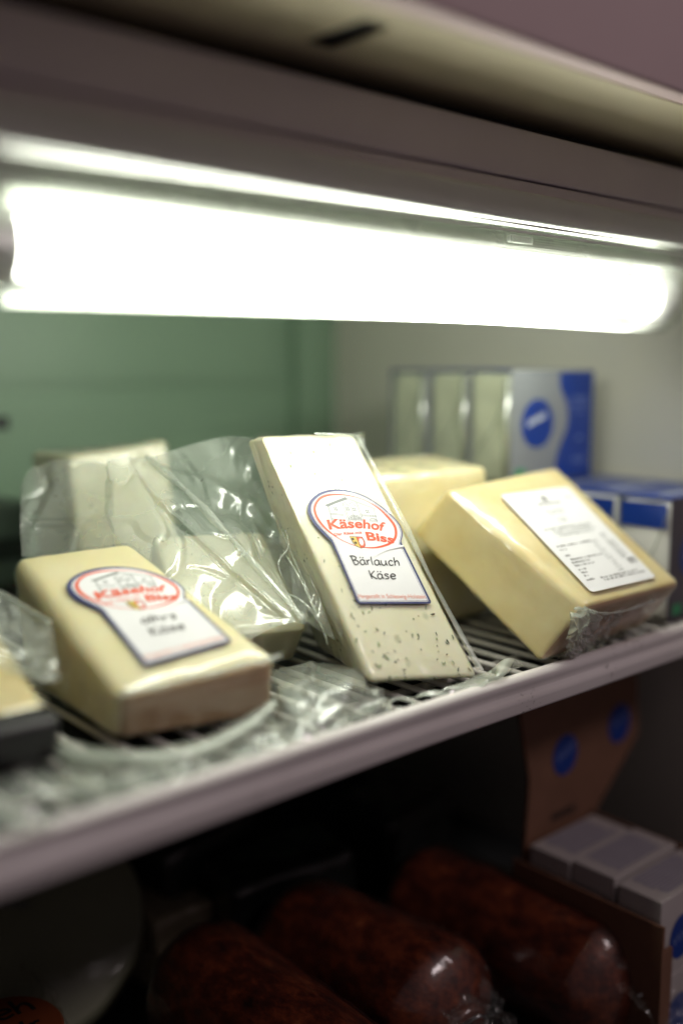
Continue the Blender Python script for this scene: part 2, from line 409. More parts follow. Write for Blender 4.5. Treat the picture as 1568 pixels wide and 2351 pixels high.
HAND = {'B': (.68, [[(.08, 1), (.12, .5), (.18, 0)], [(-.06, 1.0), (.3, 1.02), (.5, .84), (.36, .62), (.14, .53)], [(.14, .53), (.46, .5), (.6, .28), (.44, .05), (.16, -.03)]]),
        'a': (.62, [[(.46, .52), (.28, .62), (.08, .42), (.08, .12), (.24, 0), (.42, .16), (.47, .42)], [(.48, .6), (.47, .25), (.56, 0)]]),
        'r': (.44, [[(.05, .6), (.08, .3), (.08, 0)], [(.08, .34), (.2, .55), (.36, .58)]]),
        'l': (.22, [[(.08, 1.), (.05, .5), (.08, 0)]]),
        'u': (.62, [[(.05, .6), (.05, .2), (.2, 0), (.4, .16), (.45, .6)], [(.45, .6), (.45, .3), (.53, 0)]]),
        'c': (.54, [[(.45, .5), (.26, .62), (.07, .36), (.2, .03), (.46, .1)]]),
        'h': (.56, [[(.05, 1), (.06, .5), (.07, 0)], [(.07, .35), (.25, .6), (.4, .45), (.43, 0)]]),
        'K': (.66, [[(.1, 1), (.12, .5), (.14, 0)], [(.58, .95), (.35, .7), (.14, .45)], [(.14, .45), (.36, .2), (.62, 0)]]),
        's': (.48, [[(.4, .53), (.2, .62), (.08, .47), (.34, .25), (.3, .05), (.05, .05)]]),
        'e': (.52, [[(.08, .32), (.42, .36), (.38, .57), (.18, .6), (.05, .3), (.2, .02), (.46, .1)]])}
HAND['ä'] = (.62, HAND['a'][1] + [[(.12, .88), (.22, .84)], [(.36, .88), (.46, .84)]])
def hand_on(name, word, p0, pm, p1, up0, up1, mapf, lift, material, parent, w=11):
    x = 0; lines = []
    for ch in word:
        adv, st = HAND[ch]; lines += [[(px + x, py) for px, py in s] for s in st]; x += adv
    lines = [bend([(px / x, py) for px, py in s], p0, pm, p1, up0, up1) for s in lines]
    return strokes(name, lines, w, mapf, lift, material, parent)

# ================================================================== the setting: cabinet
XL, XR, YB = -.35, .75, .87
SF = -.2808        # top of the lower shelf
def setting(name, bx, m): return struct(mesh(name, *boxvf(*bx), m))
wall = setting('back_wall', (XL, XR, YB, YB + .02, -.40, .345), M['back'])
mesh('panel', *boxvf(.20, .655, YB - .006, YB - .001, .17, .30), M['back'], wall)
mesh('panel', *boxvf(.20, .655, YB - .009, YB - .001, -.02, .150), M['back'], wall)
mesh('upright_rail', *boxvf(.685, .712, YB - .014, YB - .001, -.30, .33), M['back'], wall)
mesh('screw', *tube([(.64, YB - .012, .10), (.64, YB - .007, .10)], .007, 12), M['grey_trim'], wall)
mesh('screw', *tube([(.665, YB - .016, .075), (.665, YB - .001, .075)], .012, 12), M['dark_inner'], wall)
mesh('air_slot', *boxvf(.24, .36, YB - .0105, YB - .009, .128, .14), M['dark_inner'], wall)
setting('end_wall', (XR, XR + .02, .29, YB, -.40, .345), M['end'])
setting('left_wall', (XL - .02, XL, .29, YB, -.40, .345), M['inner'])
setting('cabinet_ceiling', (XL, XR, .44, YB, .325, .345), M['inner'])
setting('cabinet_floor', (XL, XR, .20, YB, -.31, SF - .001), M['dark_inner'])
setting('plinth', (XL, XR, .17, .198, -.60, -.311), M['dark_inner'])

# canopy above the shelf
can = thing('canopy', (.2, .36, .27), 'grey and beige canopy housing above the lamp with a dark slot', 'canopy')
# underside plate with a real slot opening
sx0, sx1, sy0, sy1 = .3000, .3165, .3290, .3695
V, Fc = [], []
for bx in ((XL, sx0, .315, .4035), (sx1, XR, .315, .4035), (sx0, sx1, .315, sy0), (sx0, sx1, sy1, .4035)):
    v, f = boxvf(*bx, .3268, .3276); b0 = len(V); V += v; Fc += [[i + b0 for i in q] for q in f]
mesh('underside_plate', V, Fc, M['beige'], can)
mesh('slot_shade', *boxvf(sx0 - .02, sx1 + .02, sy0 - .012, sy1 + .012, .3300, .346), M['black'], can)  # black sheet standing in for the shade inside the slot
v, f, s = hexa(box_corners(XL, XR, .3005, .3145, .3262, .66), .003, 8); mesh('front_panel', v, f, M['pink'], can, smooth=True)
v, f, s = hexa(box_corners(XL, XR, .3795, .392, .2895, .3165), .0015, 6); mesh('upper_trim', v, f, M['grey_trim'], can, smooth=True)
v, f, s = hexa(box_corners(XL, XR, .3805, .392, .270, .2888), .0025, 6); mesh('lower_trim', v, f, M['grey_trim'], can, smooth=True)
mesh('housing', *boxvf(XL, XR, .393, .44, .283, .3225), M['black'], can)
mesh('top_light_block', *boxvf(XL, XR, .3005, .46, .662, .672), M['black'], can)  # unseen cover added to keep world light out of the slot
mesh('rear_cover', *boxvf(XL, XR, .4405, .46, .3455, .6615), M['black'], can)
mesh('gap_filler', *boxvf(XL, XR, .4040, .4395, .3230, .345), M['black'], can)

# ------------------------------------------------------------------ lamp
LX0, LX1, LY, LZ = .150, .652, .402, .2285
lamp = thing('light_fixture', (.4, LY, .205), 'lit white fluorescent strip lamp with ribbed clear cover under the canopy', 'lamp')
v, f, s = hexa(box_corners(XL, XR, .378, .428, .2655, .2825), .003, 6); mesh('base_plate', v, f, M['lamp_plastic'], lamp, smooth=True)
th = np.linspace(0, 2 * math.pi, 33)[:-1]
mesh('tube', *tube([(x, LY, LZ + .002) for x in np.linspace(LX0 + .022, LX1 - .022, 6)], .0125, 20), M['tube'], lamp, smooth=True)
for x0, x1 in ((LX0 - .002, LX0 + .021), (LX1 - .017, LX1 + .004)):
    v, f = extrude_x([(LY + .0165 * math.cos(t), LZ + .002 + .0165 * math.sin(t)) for t in th], x0, x1, 1); mesh('tube_socket', v, f, M['lamp_plastic'], lamp, smooth=False)
    mesh('socket_bracket', *boxvf(x0 + .002, x1 - .002, LY - .009, LY + .009, LZ + .015, .2665), M['lamp_plastic'], lamp)
# ribbed cover: closed ribbed profile, open at the top
prof = []
NR = 84
for i in range(NR + 1):
    a = math.pi * (-.02 + 1.04 * i / NR)
    y = LY + .0235 * math.cos(a) * (1 if True else 1); z = .247 - .0395 * abs(math.sin(a)) ** .78 * (1 if math.sin(a) > 0 else -1)
    k = .00045 * (1 if i % 2 else -1)
    prof.append((y + k * math.cos(a), z - k * math.sin(a)))
V, Fc = [], []; m_ = len(prof); nx = 8
for x in np.linspace(LX0 - .006, LX1 + .006, nx + 1): V += [(x, p[0], p[1]) for p in prof]
for i in range(nx):
    for k in range(m_ - 1): Fc.append((i * m_ + k, (i + 1) * m_ + k, (i + 1) * m_ + k + 1, i * m_ + k + 1))
mesh('ribbed_cover', V, Fc, M['diffuser'], lamp)
for sgn in (-1, 1):
    zz = np.linspace(.2475, .2640, 24); pts = [(LY + sgn * (.0232 - .0012 * k / 23 + (.0003 if k % 2 else 0)), z_) for k, z_ in enumerate(zz)]
    V = [(x, p[0], p[1]) for x in (LX0 - .006, LX1 + .006) for p in pts]; mesh('clear_shoulder', V, [(k, 24 + k, 25 + k, k + 1) for k in range(23)], M['film_bag'], lamp)
    mesh('light_dimming_strip', *boxvf(LX0 - .012, LX1 + .012, LY + sgn * .0200 - .0006, LY + sgn * .0200 + .0006, .2490, .2622), M['shoulder'], lamp)  # added strip that holds back tube light behind the shoulder
for xe in (LX0 - .006, LX1 + .006):
    mesh('cover_end', [(xe, p[0], p[1]) for p in prof], [range(m_)], M['diffuser'], lamp)
v, f, s = hexa(box_corners(.455, .476, LY - .0262, LY - .0235, .2525, .2565), .0006, 4); mesh('cover_clip', v, f, M['film_bag'], lamp, smooth=True)
for zz in (.2592, .2635):
    mesh('cover_rim', *boxvf(LX0 - .01, LX1 + .01, LY - .0243, LY - .0233, zz - .0006, zz + .0006), M['lamp_plastic'], lamp)

# ------------------------------------------------------------------ wire shelf
shelf = thing('wire_shelf', (.2, .58, -.02), 'white coated wire shelf with a grooved front rail', 'shelf')
RY = .357
pr = []
def arc(cy_, cz_, r_, a0, a1, n_=8): return [(cy_ + r_ * math.cos(math.radians(t)), cz_ + r_ * math.sin(math.radians(t))) for t in np.linspace(a0, a1, n_)]
# seen from the left end: front is -y
pr = arc(RY, -.0006, .0046, 20, 215, 12) + [(RY - .0028, -.0062)] + [(RY - .0030, -.0070)] + arc(RY - .001, -.0115, .0045, 140, 205, 6) + arc(RY - .0012, -.0158, .0043, 200, 350, 9) + [(RY + .004, -.004)]
v, f = extrude_x(pr, XL + .002, XR - .002, 40)
v = np.array(v); v[:, 1] += .0004 * np.sin(v[:, 0] * 23); v[:, 2] += .0003 * np.sin(v[:, 0] * 17 + 1)
mesh('front_rail', v, f, M['white_metal'], shelf, smooth=True)
w0 = None
for i, x in enumerate(np.arange(-.05, .74, .0172)):
    if w0 is None: w0 = mesh('wire', *tube([(x, RY + .002, -.0022), (x, .6, -.0022), (x, .855, -.0022)], .0019, 8), M['wire'], shelf, smooth=True); x00 = x
    else:
        c_ = w0.copy(); COL.objects.link(c_); c_.parent = shelf; c_.location = (x - x00, random.uniform(-.0006, .0004), random.uniform(-.0004, 0))
for yy in (.40, .55, .70, .85):
    mesh('cross_wire', *tube([(XL + .002, yy, -.0066), (.2, yy, -.0066), (XR - .002, yy, -.0066)], .0026, 8), M['wire'], shelf, smooth=True)
mesh('shelf_light_block', *boxvf(XL + .003, XR - .003, RY + .004, .862, -.0135, -.0115), M['light_block'], shelf)  # added dark sheet: blocks lamp light and blackens the gaps between wires

# ================================================================== labels
def z7(x, y): return 669.7 + .22917 * x, 1094.4 + .22917 * y
def plane_map(n, p, pix):
    n = nrm(n)
    if np.dot(n, C - p) < 0: n = -n
    def f_(x, y, lift): u, v = pix(x, y); return on(u, v, n, np.asarray(p) + n * lift)
    return f_
def homography(src, dst):
    A = []
    for (x, y), (u, v) in zip(src, dst):
        A.append([x, y, 1, 0, 0, 0, -u * x, -u * y, -u]); A.append([0, 0, 0, x, y, 1, -v * x, -v * y, -v])
    Hm = np.linalg.svd(np.array(A, float))[2][-1].reshape(3, 3)
    def f_(x, y): q = Hm @ np.array([x, y, 1.]); return q[0] / q[2], q[1] / q[2]
    return f_
def cheese_label(mf, parent, words, lab=None):
    out = spline([(385, 640), (330, 588), (235, 490), (178, 395), (160, 320), (176, 255), (215, 205), (270, 165), (345, 137), (450, 124), (550, 133), (655, 160), (765, 208), (870, 275), (960, 347), (1040, 425), (1087, 490), (1109, 550), (1108, 600), (1098, 640), (1104, 672), (1130, 708)], 5)
    out = np.vstack([out, [(1200, 850), (1300, 1055), (1392, 1243), (1394, 1258), (1384, 1272), (1150, 1272), (900, 1273), (682, 1272), (664, 1262), (650, 1240), (560, 1030), (470, 820), (400, 660)]])
    base = flat_poly('label', out, mf, 0., M['blue_ink'], parent)
    if lab: base['label'] = lab
    def inset(P, t):
        P = np.asarray(P); m = len(P); Q = []
        for i in range(m):
            tt = P[(i + 1) % m] - P[i - 1]; tt = tt / np.linalg.norm(tt); Q.append(P[i] + np.array([-tt[1], tt[0]]) * (t[i] if hasattr(t, '__len__') else t))
        return np.array(Q)
    cx = out[:, 0]; left = np.clip((640 - cx) / 480, 0, 1); low = out[:, 1] > 655
    tk = np.where(low, 20, 13 + 21 * left)
    inn = inset(out, tk); flat_poly('label_face', inn, mf, .00010, M['label'], base)
    ln = inset(out, tk + 9)
    v, f = ribbon2d(ln, 3.5, True); mesh('thin_blue_line', lay(mf, v, .00018), f, M['blue_ink'], base)
    ro = spline([(420, 172), (560, 183), (720, 228), (870, 310), (980, 410), (1040, 490), (1057, 560), (1047, 618), (1020, 655), (960, 690), (850, 716), (740, 714), (640, 695), (520, 648), (430, 597), (330, 520), (255, 430), (220, 345), (225, 280), (265, 220), (330, 185)], 5, True)
    ctr = np.array([640, 445]); d = ro - ctr; ang = np.arctan2(d[:, 1], d[:, 0])
    tt = 6 + 20 * np.abs(np.cos(ang - .28)) ** 3
    v, f = ribbon2d(ro - d / np.linalg.norm(d, axis=1, keepdims=True) * (tt / 2)[:, None], tt, True)
    mesh('red_ring', lay(mf, v, .00018), f, M['red_ink'], base)
    # drawing of the farm house
    flat_poly('drawn_roof', [(328, 285), (440, 240), (535, 203), (560, 228), (545, 232), (440, 268), (362, 302)], mf, .00018, M['grey_ink'], base)
    flat_poly('drawn_roof', [(535, 203), (640, 240), (850, 322), (846, 334), (640, 258), (560, 228)], mf, .00019, M['pale_ink'], base)
    lines = [[(362, 300), (404, 450)], [(372, 300), (414, 450)], [(392, 365), (520, 378)], [(394, 376), (522, 389)], [(404, 420), (540, 432)],
             [(508, 272), (570, 455)], [(522, 270), (584, 455)], [(640, 258), (706, 440)], [(654, 262), (722, 445)], [(700, 380), (850, 392)], [(704, 392), (852, 402)],
             [(818, 320), (862, 460)], [(590, 300), (640, 440)]]
    strokes('drawn_walls', lines, 4.5, mf, .00018, M['grey_ink'], base, 1)
    arcs = [[(510, 290), (515, 265), (540, 262), (560, 285), (568, 300)], [(575, 292), (585, 266), (610, 262), (632, 285), (640, 300)], [(580, 440), (578, 405), (610, 385), (660, 390), (690, 420), (700, 445)], [(590, 440), (592, 410), (615, 396), (655, 400), (680, 425)], [(780, 455), (785, 425), (810, 418), (845, 430), (858, 460)]]
    strokes('drawn_arches', arcs, 5, mf, .00018, M['grey_ink'], base)
    for wx, wy in ((418, 305), (540, 305), (602, 308), (735, 330)):
        for dx in (0, 18):
            flat_poly('drawn_window', [(wx + dx, wy), (wx + dx + 13, wy + 2), (wx + dx + 19, wy + 16), (wx + dx + 6, wy + 15)], mf, .00018, M['grey_ink'], base)
            flat_poly('drawn_window', [(wx + dx + 8, wy + 20), (wx + dx + 21, wy + 21), (wx + dx + 27, wy + 36), (wx + dx + 14, wy + 35)], mf, .00018, M['grey_ink'], base)
    hatch = [[(598 + 11 * k, 398 + 2 * abs(k - 4)), (604 + 11 * k, 442)] for k in range(8)] + [[(790 + 10 * k, 426), (795 + 10 * k, 458)] for k in range(6)] + [[(586, 412), (690, 422)], [(588, 426), (696, 434)]]
    strokes('drawn_gate', hatch, 3.5, mf, .00018, M['grey_ink'], base, 1)
    text_on('lettering', 'Käsehof', (378, 527), (668, 512), (922, 545), (-32, -96), (16, -86), mf, .00028, M['red_ink'], base, .028)
    text_on('lettering', 'Biss', (757, 634), (890, 645), (1026, 670), (-24, -84), (-2, -78), mf, .00028, M['red_ink'], base, .03)
    text_on('lettering', 'Der Käse mit', (430, 592), (565, 578), (704, 571), (-6, -29), (0, -27), mf, .00028, M['red_ink'], base, .02)
    text_on('lettering', 'Hergestellt in Schleswig-Holstein', (672, 1215), (1000, 1217), (1345, 1219), (-15, -42), (-12, -42), mf, .00028, M['pale_red'], base, .004)
    # crest
    flat_poly('crest', [(576, 595), (706, 602), (732, 645), (740, 685), (728, 710), (692, 718), (640, 694), (606, 650)], mf, .00022, M['black_ink'], base)
    flat_poly('crest_yellow_half', [(581, 599), (643, 602), (691, 713), (643, 690), (610, 648)], mf, .00028, M['yellow_ink'], base)
    flat_poly('crest_red_half', [(647, 602), (703, 606), (729, 648), (736, 685), (724, 706), (695, 713)], mf, .00028, M['red_ink'], base)
    leaf = []
    for k in range(22):
        a = 2 * math.pi * k / 22; rr = 1. if k % 2 else .62
        leaf.append((697 + rr * 27 * math.cos(a) + rr * 12 * math.sin(a), 653 + rr * 46 * math.sin(a)))
    flat_poly('crest_leaf', leaf, mf, .00034, M['label'], base)
    for cx_, cy_ in ((612, 624), (640, 662)):
        q = [(cx_ + rr * 17 * math.cos(a) + 4 * math.sin(a), cy_ + rr * 15 * math.sin(a)) for a, rr in [(2 * math.pi * k / 18, (1.05, .5, .85)[k % 3]) for k in range(18)]]
        flat_poly('crest_lion', q, mf, .00034, M['black_ink'], base)
    words(mf, base)
    # a paper fold under the oval
    fr_ = spline([(820, 800), (900, 752), (1000, 718), (1118, 698)], 6); V, Fc = [], []
    for i, (x, y) in enumerate(fr_):
        k = i / (len(fr_) - 1)
        V += [mf(x - 2, y - 14, .00020), mf(x, y, .0002 + .0009 * k), mf(x + 3, y + 16, .00020)]
    for i in range(len(fr_) - 1): Fc += [(3 * i, 3 * i + 1, 3 * i + 4, 3 * i + 3), (3 * i + 1, 3 * i + 2, 3 * i + 5, 3 * i + 4)]
    mesh('paper_fold', V, Fc, M['label'], base, smooth=True)
    return base

def plain_solid(name, c, m, parent, r=.004, n=14, amp=.0004, side=None, sidem=None, scale=60):
    v, f, s = hexa(c, r, n, 0, cheese_disp(amp, scale))
    o = mesh(name, v, f, [m] + ([sidem] if sidem else []), parent, smooth=True)
    if side: faces_mat(o, s, {k: 1 for k in side})
    return o
def wrap_solid(name, c, parent, r=.005, n=22, off=.0009, amp=.0012, m=None, scale=60):
    v, f, s = hexa(c, r, n, off, wrinkle(amp, scale)); return mesh(name, v, f, m or M['film'], parent, smooth=True)
def flecks(name, parent, count, region, n_vec, m, seed, size=(.0006, .0030)):
    """herb slivers lying in a cut face; region(s,t) gives a 3D point"""
    r_ = random.Random(seed); V, Fc = [], []; n_vec = nrm(n_vec)
    for _ in range(count):
        c0 = region(r_.random(), r_.random()); a = nrm(np.cross(n_vec, (0, 0, 1))); b_ = np.cross(n_vec, a)
        th_ = r_.gauss(.3, .7); L = r_.uniform(.0009, size[1]); wd = r_.uniform(.35, 1) * size[0]
        d = a * math.sin(th_) + b_ * math.cos(th_); e = a * math.cos(th_) - b_ * math.sin(th_)
        k = r_.uniform(-.25, .25) * L
        pts = [-d * L * .5, -d * L * .2 + e * (wd + k), d * L * .25 + e * (wd * .8 + k), d * L * .5 + e * k * .3, d * L * .2 - e * (wd * .6 - k), -d * L * .25 - e * (wd * .7 - k)]
        b0 = len(V); V += [c0 + q + n_vec * .00015 for q in pts]; V.append(c0 + n_vec * .0005)
        Fc += [(b0 + i, b0 + (i + 1) % 6, b0 + 6) for i in range(6)]
    o = mesh(name, V, Fc, m, parent); o['kind'] = 'stuff'; return o

# ================================================================== hero wedge
BR = atz(1100, 1558, .004); BL = atz(850, 1570, .012)
e1 = nrm(BR - BL); h_ = nrm(np.cross((0, 0, 1.), e1)); h_ = h_ if h_ @ FV > 0 else -h_
up_ = np.cross(e1, h_); up_ = up_ if up_[2] > 0 else -up_
dn = math.radians(38); fd = up_ * math.cos(dn) + h_ * math.sin(dn); nH = nrm(np.cross(e1, fd)); nH = nH if nH @ (C - BR) > 0 else -nH
TL = on(600, 1003, nH, BR); TR = on(812, 999, nH, BR)
RBL = atz(728, 1486, .003); RTL = TL + np.array([.004, .020, -.003]); RTR = TR + np.array([.004, .020, -.003]); RBR = RBL + (BR - BL) * np.array([1, 1, 0])
hero = thing('cheese_wedge', ((BL + BR + RBL + RBR) / 4) * np.array([1, 1, 0]), 'tall herb flecked cheese wedge in clear bag labelled Bärlauch Käse', 'cheese', 'cheese pieces on the wire shelf')
# i: left->right, j: front->back, k: bottom->top
cH = np.array([[[BL, TL], [RBL, RTL]], [[BR, TR], [RBR, RTR]]])
v, f, s = hexa(cH, .0035, 20, 0, cheese_disp(.0005, 50)); mesh('cheese_body', v, f, M['herb_cheese'], hero, smooth=True)
wrap_solid('plastic_bag', cH, hero, .0045, 30, .0007, .0007, M['film'], 55)
flecks('herb_flecks', hero, 46, lambda a, b_: (BL + (BR - BL) * (.05 + .9 * a)) * (1 - .36 * b_) + (TL + (TR - TL) * (.05 + .9 * a)) * (.36 * b_) + nH * .0003, nH, M['herb'], 3, (.0005, .0042))
flecks('herb_flecks', hero, 26, lambda a, b_: (BL + (BR - BL) * (.03 + .94 * a)) * (.64 - .6 * b_) + (TL + (TR - TL) * (.03 + .94 * a)) * (.36 + .6 * b_) + nH * .0003, nH, M['herb_faint'], 5, (.0007, .0034))
flecks('herb_flecks', hero, 34, lambda a, b_: (BL + (BR - BL) * (.05 + .9 * a)) * (1 - .42 * b_) + (TL + (TR - TL) * (.05 + .9 * a)) * (.42 * b_) + nH * .0002, nH, M['herb_faint'], 31, (.0009, .0048))
nL = nrm(np.cross(TL - BL, RBL - BL)); nL = nL if nL @ (C - BL) > 0 else -nL
flecks('herb_flecks', hero, 30, lambda a, b_: ((BL * (1 - .85 * a) + TL * .85 * a) * (1 - .08 - .84 * b_) + (RBL * (1 - .85 * a) + RTL * .85 * a) * (.08 + .84 * b_)) + nL * .0009, nL, M['herb'], 9, (.0010, .0028))
mfH = plane_map(nH, BR + nH * .0018, z7)
def words_hero(mf, base):
    hand_on('handwriting', 'Bärlauch', (612, 880), (850, 886), (1092, 893), (-28, -84), (-12, -84), mf, .00028, M['black_ink'], base, 11)
    hand_on('handwriting', 'Käse', (790, 1023), (915, 1025), (1052, 1026), (-30, -86), (-12, -84), mf, .00028, M['black_ink'], base, 11)
cheese_label(mfH, hero, words_hero)

# welded bag edge standing off the right side and the top of the wedge
q0 = [TL + (TR - TL) * k + nH * .0006 for k in (.55, .8, 1.)] + [TR * (1 - k) + BR * k for k in (.2, .4, .6, .8, .97)]
V, Fc = [], []
for i, p in enumerate(q0):
    o_ = e1 * (.0045 + .0015 * math.sin(i * 2.1)) if i > 1 else fd * .002 + e1 * .002 * i
    V += [p - h_ * .002, p + o_ * .6 + nH * .0012 * math.cos(i * 1.7), p + o_ - h_ * .001]
for i in range(len(q0) - 1): Fc += [(3 * i, 3 * i + 1, 3 * i + 4, 3 * i + 3), (3 * i + 1, 3 * i + 2, 3 * i + 5, 3 * i + 4)]
mesh('bag_seam', V, Fc, M['film_bag'], hero, smooth=True)

# loose bag film to the left of the wedge
def D3(rows): return [[atd(*p) for p in r_] for r_ in rows]
def wr_main(a, b_, v):
    e = min(1, 6 * min(a, 1 - a)) * min(1, 6 * min(b_, 1 - b_)) * .8 + .2
    th_ = math.atan2(a + .05, 1.05 - b_); rr_ = math.hypot(a, 1 - b_)
    fan = .0016 * max(0, 1 - abs(math.sin(th_ * 9 + 1.6 * nz(v, 18))) * 3.2) + .0030 * (.5 + .5 * math.cos(th_ * 11 + 2.2 * nz(v, 22))) ** 3 * min(1, rr_ * 2.5) - .002 * math.cos(th_ * 8 + 1)
    k = fan + .0035 * math.exp(-((b_ - .35 - .35 * a) / .06) ** 2) + .0035 * math.exp(-((b_ - .75 + .3 * a) / .05) ** 2) - .003 * math.exp(-((b_ - .1 - .7 * a) / .05) ** 2)
    return e * (k + .004 * nz(v, 11) + .0012 * max(0, 1 - abs(nz(v + Vector((2, 6, 1)), 24)) * 9))
s1 = D3([[(338, 1050, .640), (430, 1022, .650), (520, 1002, .655), (592, 1006, .642)],
         [(440, 1140, .615), (510, 1122, .628), (580, 1112, .640), (632, 1110, .626)],
         [(565, 1275, .592), (615, 1268, .600), (655, 1262, .606), (690, 1255, .598)],
         [(705, 1428, .566), (718, 1438, .568), (738, 1450, .570), (770, 1470, .570)]])
v, f = sheet(s1, 120, wr_main); mesh('bag_flap', v, f, M['film_bag'], hero, smooth=True)
s2 = D3([[(338, 1050, .640), (445, 1145, .613), (565, 1275, .592), (705, 1428, .566)],
         [(290, 1048, .632), (350, 1150, .606), (470, 1275, .586), (655, 1430, .562)],
         [(246, 1058, .625), (280, 1180, .600), (390, 1290, .582), (610, 1450, .560)],
         [(233, 1105, .622), (245, 1195, .598), (335, 1300, .580), (575, 1470, .558)]])
def wr_left(a, b_, v):
    w_ = v + .01 * Vector((nz(v, 30), nz(v + Vector((2, 2, 2)), 30), 0))
    cr = .0018 * max(0, 1 - abs(nz(w_ + Vector((9, 4, 2)), 20)) * 9) + .0012 * max(0, 1 - abs(nz(w_ + Vector((1, 8, 5)), 34)) * 8)
    k = cr + .002 * math.sin(b_ * 60 + 3 * a) * math.exp(-((b_ - .27) / .05) ** 2) * (a < .96)
    return k + .004 * nz(v, 12)
v, f = sheet(s2, 108, wr_left); mesh('bag_flap', v, f, M['film_bag'], hero, smooth=True)
# rolled fold between the two flaps and a crease knot near the side face
fp = spline([atd(338, 1050, .639), atd(445, 1143, .612), atd(565, 1273, .591), atd(700, 1424, .565)], 12)
mesh('bag_fold', *tube(fp, [.0016 + .0012 * math.sin(i * .3) ** 2 for i in range(len(fp))], 7), M['film_bag'], hero, smooth=True)
for pts in ([(648, 1262, .594), (690, 1330, .582), (735, 1430, .570), (752, 1478, .567)], [(655, 1360, .580), (700, 1385, .574), (740, 1440, .569), (752, 1480, .566)], [(655, 1215, .600), (662, 1255, .594), (640, 1290, .588), (648, 1325, .585)], [(598, 1060, .640), (640, 1200, .615), (700, 1340, .590), (742, 1450, .574)]):
    q = spline([atd(*p) for p in pts], 10); mesh('bag_crease', *tube(q, [.0003 + .0007 * abs(math.sin(i * .8 + len(pts))) * math.sin(math.pi * i / (len(q) - 1)) for i in range(len(q))], 6), M['film_bag'], hero, smooth=True)
# crumpled film on the shelf in front and to the right
def crumple(amp, sc, seed):
    o_ = Vector((seed * 1.7, seed * .9, seed * 2.3))
    def fn(a, b_, v):
        w = v + o_ + .02 * Vector((nz(v, 30), nz(v + o_, 30), 0))
        return amp * .8 * max(0, 1 - abs(nz(w, sc)) * 3) + amp * .5 * max(0, 1 - abs(nz(w + o_, sc * 1.7)) * 3.5) + amp * .5 * nz(w, sc * .5) - amp * .3
    return fn
def pleats(amp, k, seed):
    def fn(a, b_, v):
        t = math.atan2(a - .35, 1.12 - b_); r0 = math.hypot(a - .35, 1.12 - b_)
        ph = t * k + 2.0 * nz(v + Vector((seed, 0, 0)), 16)
        tri = abs((ph / math.pi) % 2 - 1)
        return amp * tri * min(1, r0 * 1.6) + amp * .35 * max(0, 1 - abs(nz(v + Vector((0, seed, 0)), 38)) * 6) - amp * .3
    return fn
def shelf_film(pts, name, parent, amp, sc, seed, m='film_crumple', n=60, fn=None):
    v, f = sheet([[atz(u, v_, h) for u, v_, h in r_] for r_ in pts], n * 2, fn or crumple(amp, sc, seed)); v = np.array(v); v[:, 2] = np.maximum(v[:, 2], .0006)
    return mesh(name, v, f, M[m], parent, smooth=True)
shelf_film([[(640, 1525, .010), (715, 1500, .018), (790, 1525, .015), (870, 1572, .010)],
            [(625, 1590, .010), (710, 1560, .022), (800, 1570, .018), (885, 1588, .009)],
            [(630, 1660, .006), (720, 1632, .012), (810, 1620, .009), (890, 1605, .004)],
            [(640, 1720, .003), (740, 1688, .003), (835, 1650, .003), (905, 1625, .003)]], 'bag_end', hero, .006, 36, 1, fn=pleats(.0075, 9, 1))
shelf_film([[(1085, 1548, .004), (1120, 1528, .010), (1165, 1512, .012), (1205, 1530, .004)],
            [(1070, 1568, .003), (1110, 1560, .008), (1150, 1550, .007), (1175, 1545, .003)],
            [(980, 1590, .003), (1050, 1580, .004), (1100, 1572, .004), (1140, 1560, .002)],
            [(880, 1600, .002), (960, 1602, .003), (1040, 1594, .003), (1110, 1575, .002)]], 'bag_end', hero, .0045, 42, 4, fn=pleats(.004, 8, 4))
lp = [(890, 1632, .002), (895, 1612, .003), (920, 1603, .004), (948, 1612, .003), (935, 1628, .002), (912, 1626, .002)]
mesh('bag_crease', *tube(spline([atz(*p) for p in lp], 8), .0009, 6), M['film_crumple'], hero, smooth=True)

# ================================================================== right block with ingredients label
def rotm(a, b_, c_):
    ca, sa, cb, sb, cc, sc = math.cos(a), math.sin(a), math.cos(b_), math.sin(b_), math.cos(c_), math.sin(c_)
    return np.array([[ca, -sa, 0], [sa, ca, 0], [0, 0, 1]]) @ np.array([[1, 0, 0], [0, cb, -sb], [0, sb, cb]]) @ np.array([[cc, 0, sc], [0, 1, 0], [-sc, 0, cc]])
Mb = rotm(.051, .577, -.006); pB = np.array([.475, .3625, .004])
cB = np.array([[[pB + Mb @ np.array([i * .123, j * .123, k * .044]) for k in (0, 1)] for j in (0, 1)] for i in (0, 1)])
nB = nrm(Mb @ np.array([0, 0, 1.])); pT = cB[0, 0, 1]
